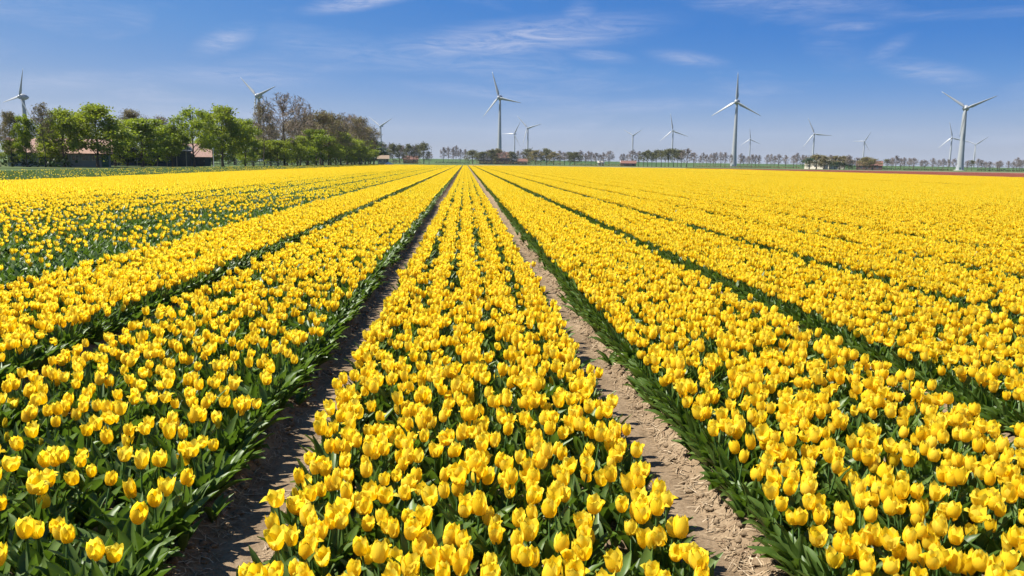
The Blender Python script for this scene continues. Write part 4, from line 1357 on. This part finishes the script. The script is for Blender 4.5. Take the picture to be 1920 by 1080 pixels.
# ---- the nearest tulips, one by one
PARTS = {}
for vi, parts in list(zip(IDX['open'], OPEN)) + list(zip(IDX['bud'], BUDS)):
    PARTS[vi] = [(nm, np_mesh(nm, V, F, MAT[key], True)) for nm, V, F, key in parts]
BEDNAME = {-1: 'bed left of the left track', 0: 'middle bed between the tracks', 1: 'bed right of the right track'}
rank = {}
for c in sorted(THINGS, key=lambda c: c[3][0][1]):
    _, k, ri, (pos, vi, rot, siz) = c
    j = rank[(k, ri)] = rank.get((k, ri), -1) + 1
    root = empty('tulip', pos)
    root.rotation_euler = rot
    root.scale = siz
    word = 'yellow tulip bud' if vi in IDX['bud'] else 'yellow tulip'
    tag(root, f'{word}, {BEDNAME.get(k, "outer bed")}, {ORD[ri]} row from left, {ORD[min(j, 44)]} from front', 'tulip', 'tulips at the front of the field')
    for nm, me in PARTS[vi]:
        link(bpy.data.objects.new(nm, me), root)

# ---- red tulips beyond the right edge, topped tulips left of the yellow field
reds = bpy.data.collections.new('red tulip kinds')
for i in range(3):
    reds.objects.link(bpy.data.objects.new('red_kind_%03d' % i, make_patch('red tulip patch', 700 + i, 130, 60, 'red_petal')))
pp = []
for xr in np.arange(92.5, 190, 1.8):
    for yr in np.arange(max(95, (xr - 10) / 0.85), 330 - 0.55 * (xr - 90), 1.0):
        pp.append((xr, yr, -0.05))
n = len(pp)
scatter_object('red_tulip_field', pp, g.integers(0, 3, n), np.stack([np.zeros(n), np.zeros(n), math.pi * g.integers(0, 2, n)], 1), np.ones((n, 3)), reds,
               'thin strip of salmon red tulips beyond the right edge of the yellow field', 'tulips')
tops = bpy.data.collections.new('topped tulip kinds')
for i in range(4):
    tops.objects.link(bpy.data.objects.new('topped_kind_%03d' % i, make_patch('topped patch', 740 + i, (3, 1, 1, 1)[i], 240, 'petal', half=0.82)))
pp, vv_ = [], []
for xr in np.arange(FIELD_X0 - 1.0, -40, -1.8):
    for yr in np.arange(max(22, (abs(xr) - 12) / 0.80), 300 - 1.2 * (abs(xr) - 24), 1.0):
        if abs(xr) > 32 and yr > 105 + 3 * (40 - abs(xr)) * 8:
            continue
        pp.append((xr, yr, -0.05))
        d_ = abs(xr) - 25
        vv_.append(int(g.choice(4, p=(0.55, 0.25, 0.1, 0.1) if d_ < 3 else (0.1, 0.3, 0.4, 0.2))))
n = len(pp)
scatter_object('topped_tulip_field', pp, vv_, np.stack([np.zeros(n), np.zeros(n), math.pi * g.integers(0, 2, n)], 1), np.ones((n, 3)), tops,
               'green bed of topped tulips with stray yellow blooms before the left trees', 'tulips')

# ---- straw and clods on the wheel tracks
m = []
Vs, Fs, o_ = [], [], 0
nst = 12000
px = np.where(g.random(nst) < 0.5, BED0 + 0.9, BED0 - 0.9)
px = np.where(g.random(nst) < 0.12, px + np.sign(px) * PITCH_X, px)
off = g.normal(0, 1, nst)
off = np.sign(off) * (0.07 + np.abs(off) * 0.10)
sx_, sy_ = px + off, 1.3 + 13 * g.random(nst) ** 1.6
a = g.uniform(0, 6.28, nst)
L = g.uniform(0.008, 0.042, nst) * np.where(g.random(nst) < 0.08, 1.8, 1)
w = g.uniform(0.0008, 0.0026, nst)
for i in range(nst):
    d = np.array([math.cos(a[i]), math.sin(a[i])]) * L[i]
    nrm = np.array([-math.sin(a[i]), math.cos(a[i])]) * w[i]
    c3 = np.array([sx_[i], sy_[i]])
    pts2 = np.array([c3 - d - nrm, c3 - d + nrm, c3 - nrm, c3 + nrm, c3 + d - nrm, c3 + d + nrm])
    lift = np.array([0.003, 0.003, 0.008, 0.008, 0.004, 0.004]) + g.uniform(0, 0.008)
    m.append(np.column_stack([pts2, lift]))
m = np.array(m)
zz = soil_z(m[:, :, 0].ravel(), m[:, :, 1].ravel()).reshape(m.shape[:2])
zc_ = np.maximum(zz, zz.mean(1, keepdims=True))
m[:, :, 2] += zc_
q = np.arange(nst)[:, None] * 6
F = np.concatenate([np.concatenate([q, q + 1, q + 3, q + 2], 1), np.concatenate([q + 2, q + 3, q + 5, q + 4], 1)])
tag(link(bpy.data.objects.new('straw_litter', np_mesh('straw_litter', m.reshape(-1, 3), F, MAT['straw']))), 'bits of dry straw strewn along the wheel tracks', 'straw', kind='stuff')

nc = 5000
px = np.where(g.random(nc) < 0.5, BED0 + 0.9, BED0 - 0.9)
off = g.normal(0, 1, nc)
off = np.sign(off) * (0.10 + np.abs(off) * 0.07)
cx_, cy_ = px + off, 1.3 + 14 * g.random(nc) ** 1.6
rad = 0.004 + 0.020 * g.random(nc) ** 3.5
ov = np.array([(1, 0, 0), (-1, 0, 0), (0, 1, 0), (0, -1, 0), (0, 0, 1), (0, 0, -1), (0.6, 0.6, 0.5), (-0.6, 0.6, 0.5), (-0.6, -0.6, 0.5), (0.6, -0.6, 0.5)])
of = np.array([(0, 6, 4), (6, 2, 4), (2, 7, 4), (7, 1, 4), (1, 8, 4), (8, 3, 4), (3, 9, 4), (9, 0, 4), (0, 2, 6), (2, 1, 7), (1, 3, 8), (3, 0, 9), (2, 0, 5), (1, 2, 5), (3, 1, 5), (0, 3, 5)])
B = ov[None] * rad[:, None, None] * g.uniform(0.6, 1.25, (nc, 10, 1)) * np.array([1.15, 1, 0.8])
B[..., 0] += cx_[:, None]
B[..., 1] += cy_[:, None]
B[..., 2] += (soil_z(cx_, cy_) + rad * 0.25)[:, None]
F = (of[None] + (np.arange(nc) * 10)[:, None, None]).reshape(-1, 3)
tag(link(bpy.data.objects.new('soil_clods', np_mesh('soil_clods', B.reshape(-1, 3), F, MAT['soil']))), 'small clods of dry soil along the wheel tracks', 'soil', kind='stuff')

# ------------------------------------------------------------------ thin haze over the flat land
hz_m = bpy.data.materials.new('haze')
hz_m.use_nodes = True
ht = hz_m.node_tree
for n in list(ht.nodes):
    ht.nodes.remove(n)
hv = ht.nodes.new('ShaderNodeVolumePrincipled')
hv.inputs['Color'].default_value = (0.80, 0.86, 1.0, 1)
hv.inputs['Density'].default_value = 0.00007
hv.inputs['Anisotropy'].default_value = 0.2
ho = ht.nodes.new('ShaderNodeOutputMaterial')
ht.links.new(hv.outputs[0], ho.inputs['Volume'])
hz_o = MB().box(-3060, 3060, -260, 3060, -1.2, 125).build('haze', hz_m)
tag(hz_o, 'thin pale haze over the flat land', 'haze', kind='stuff')
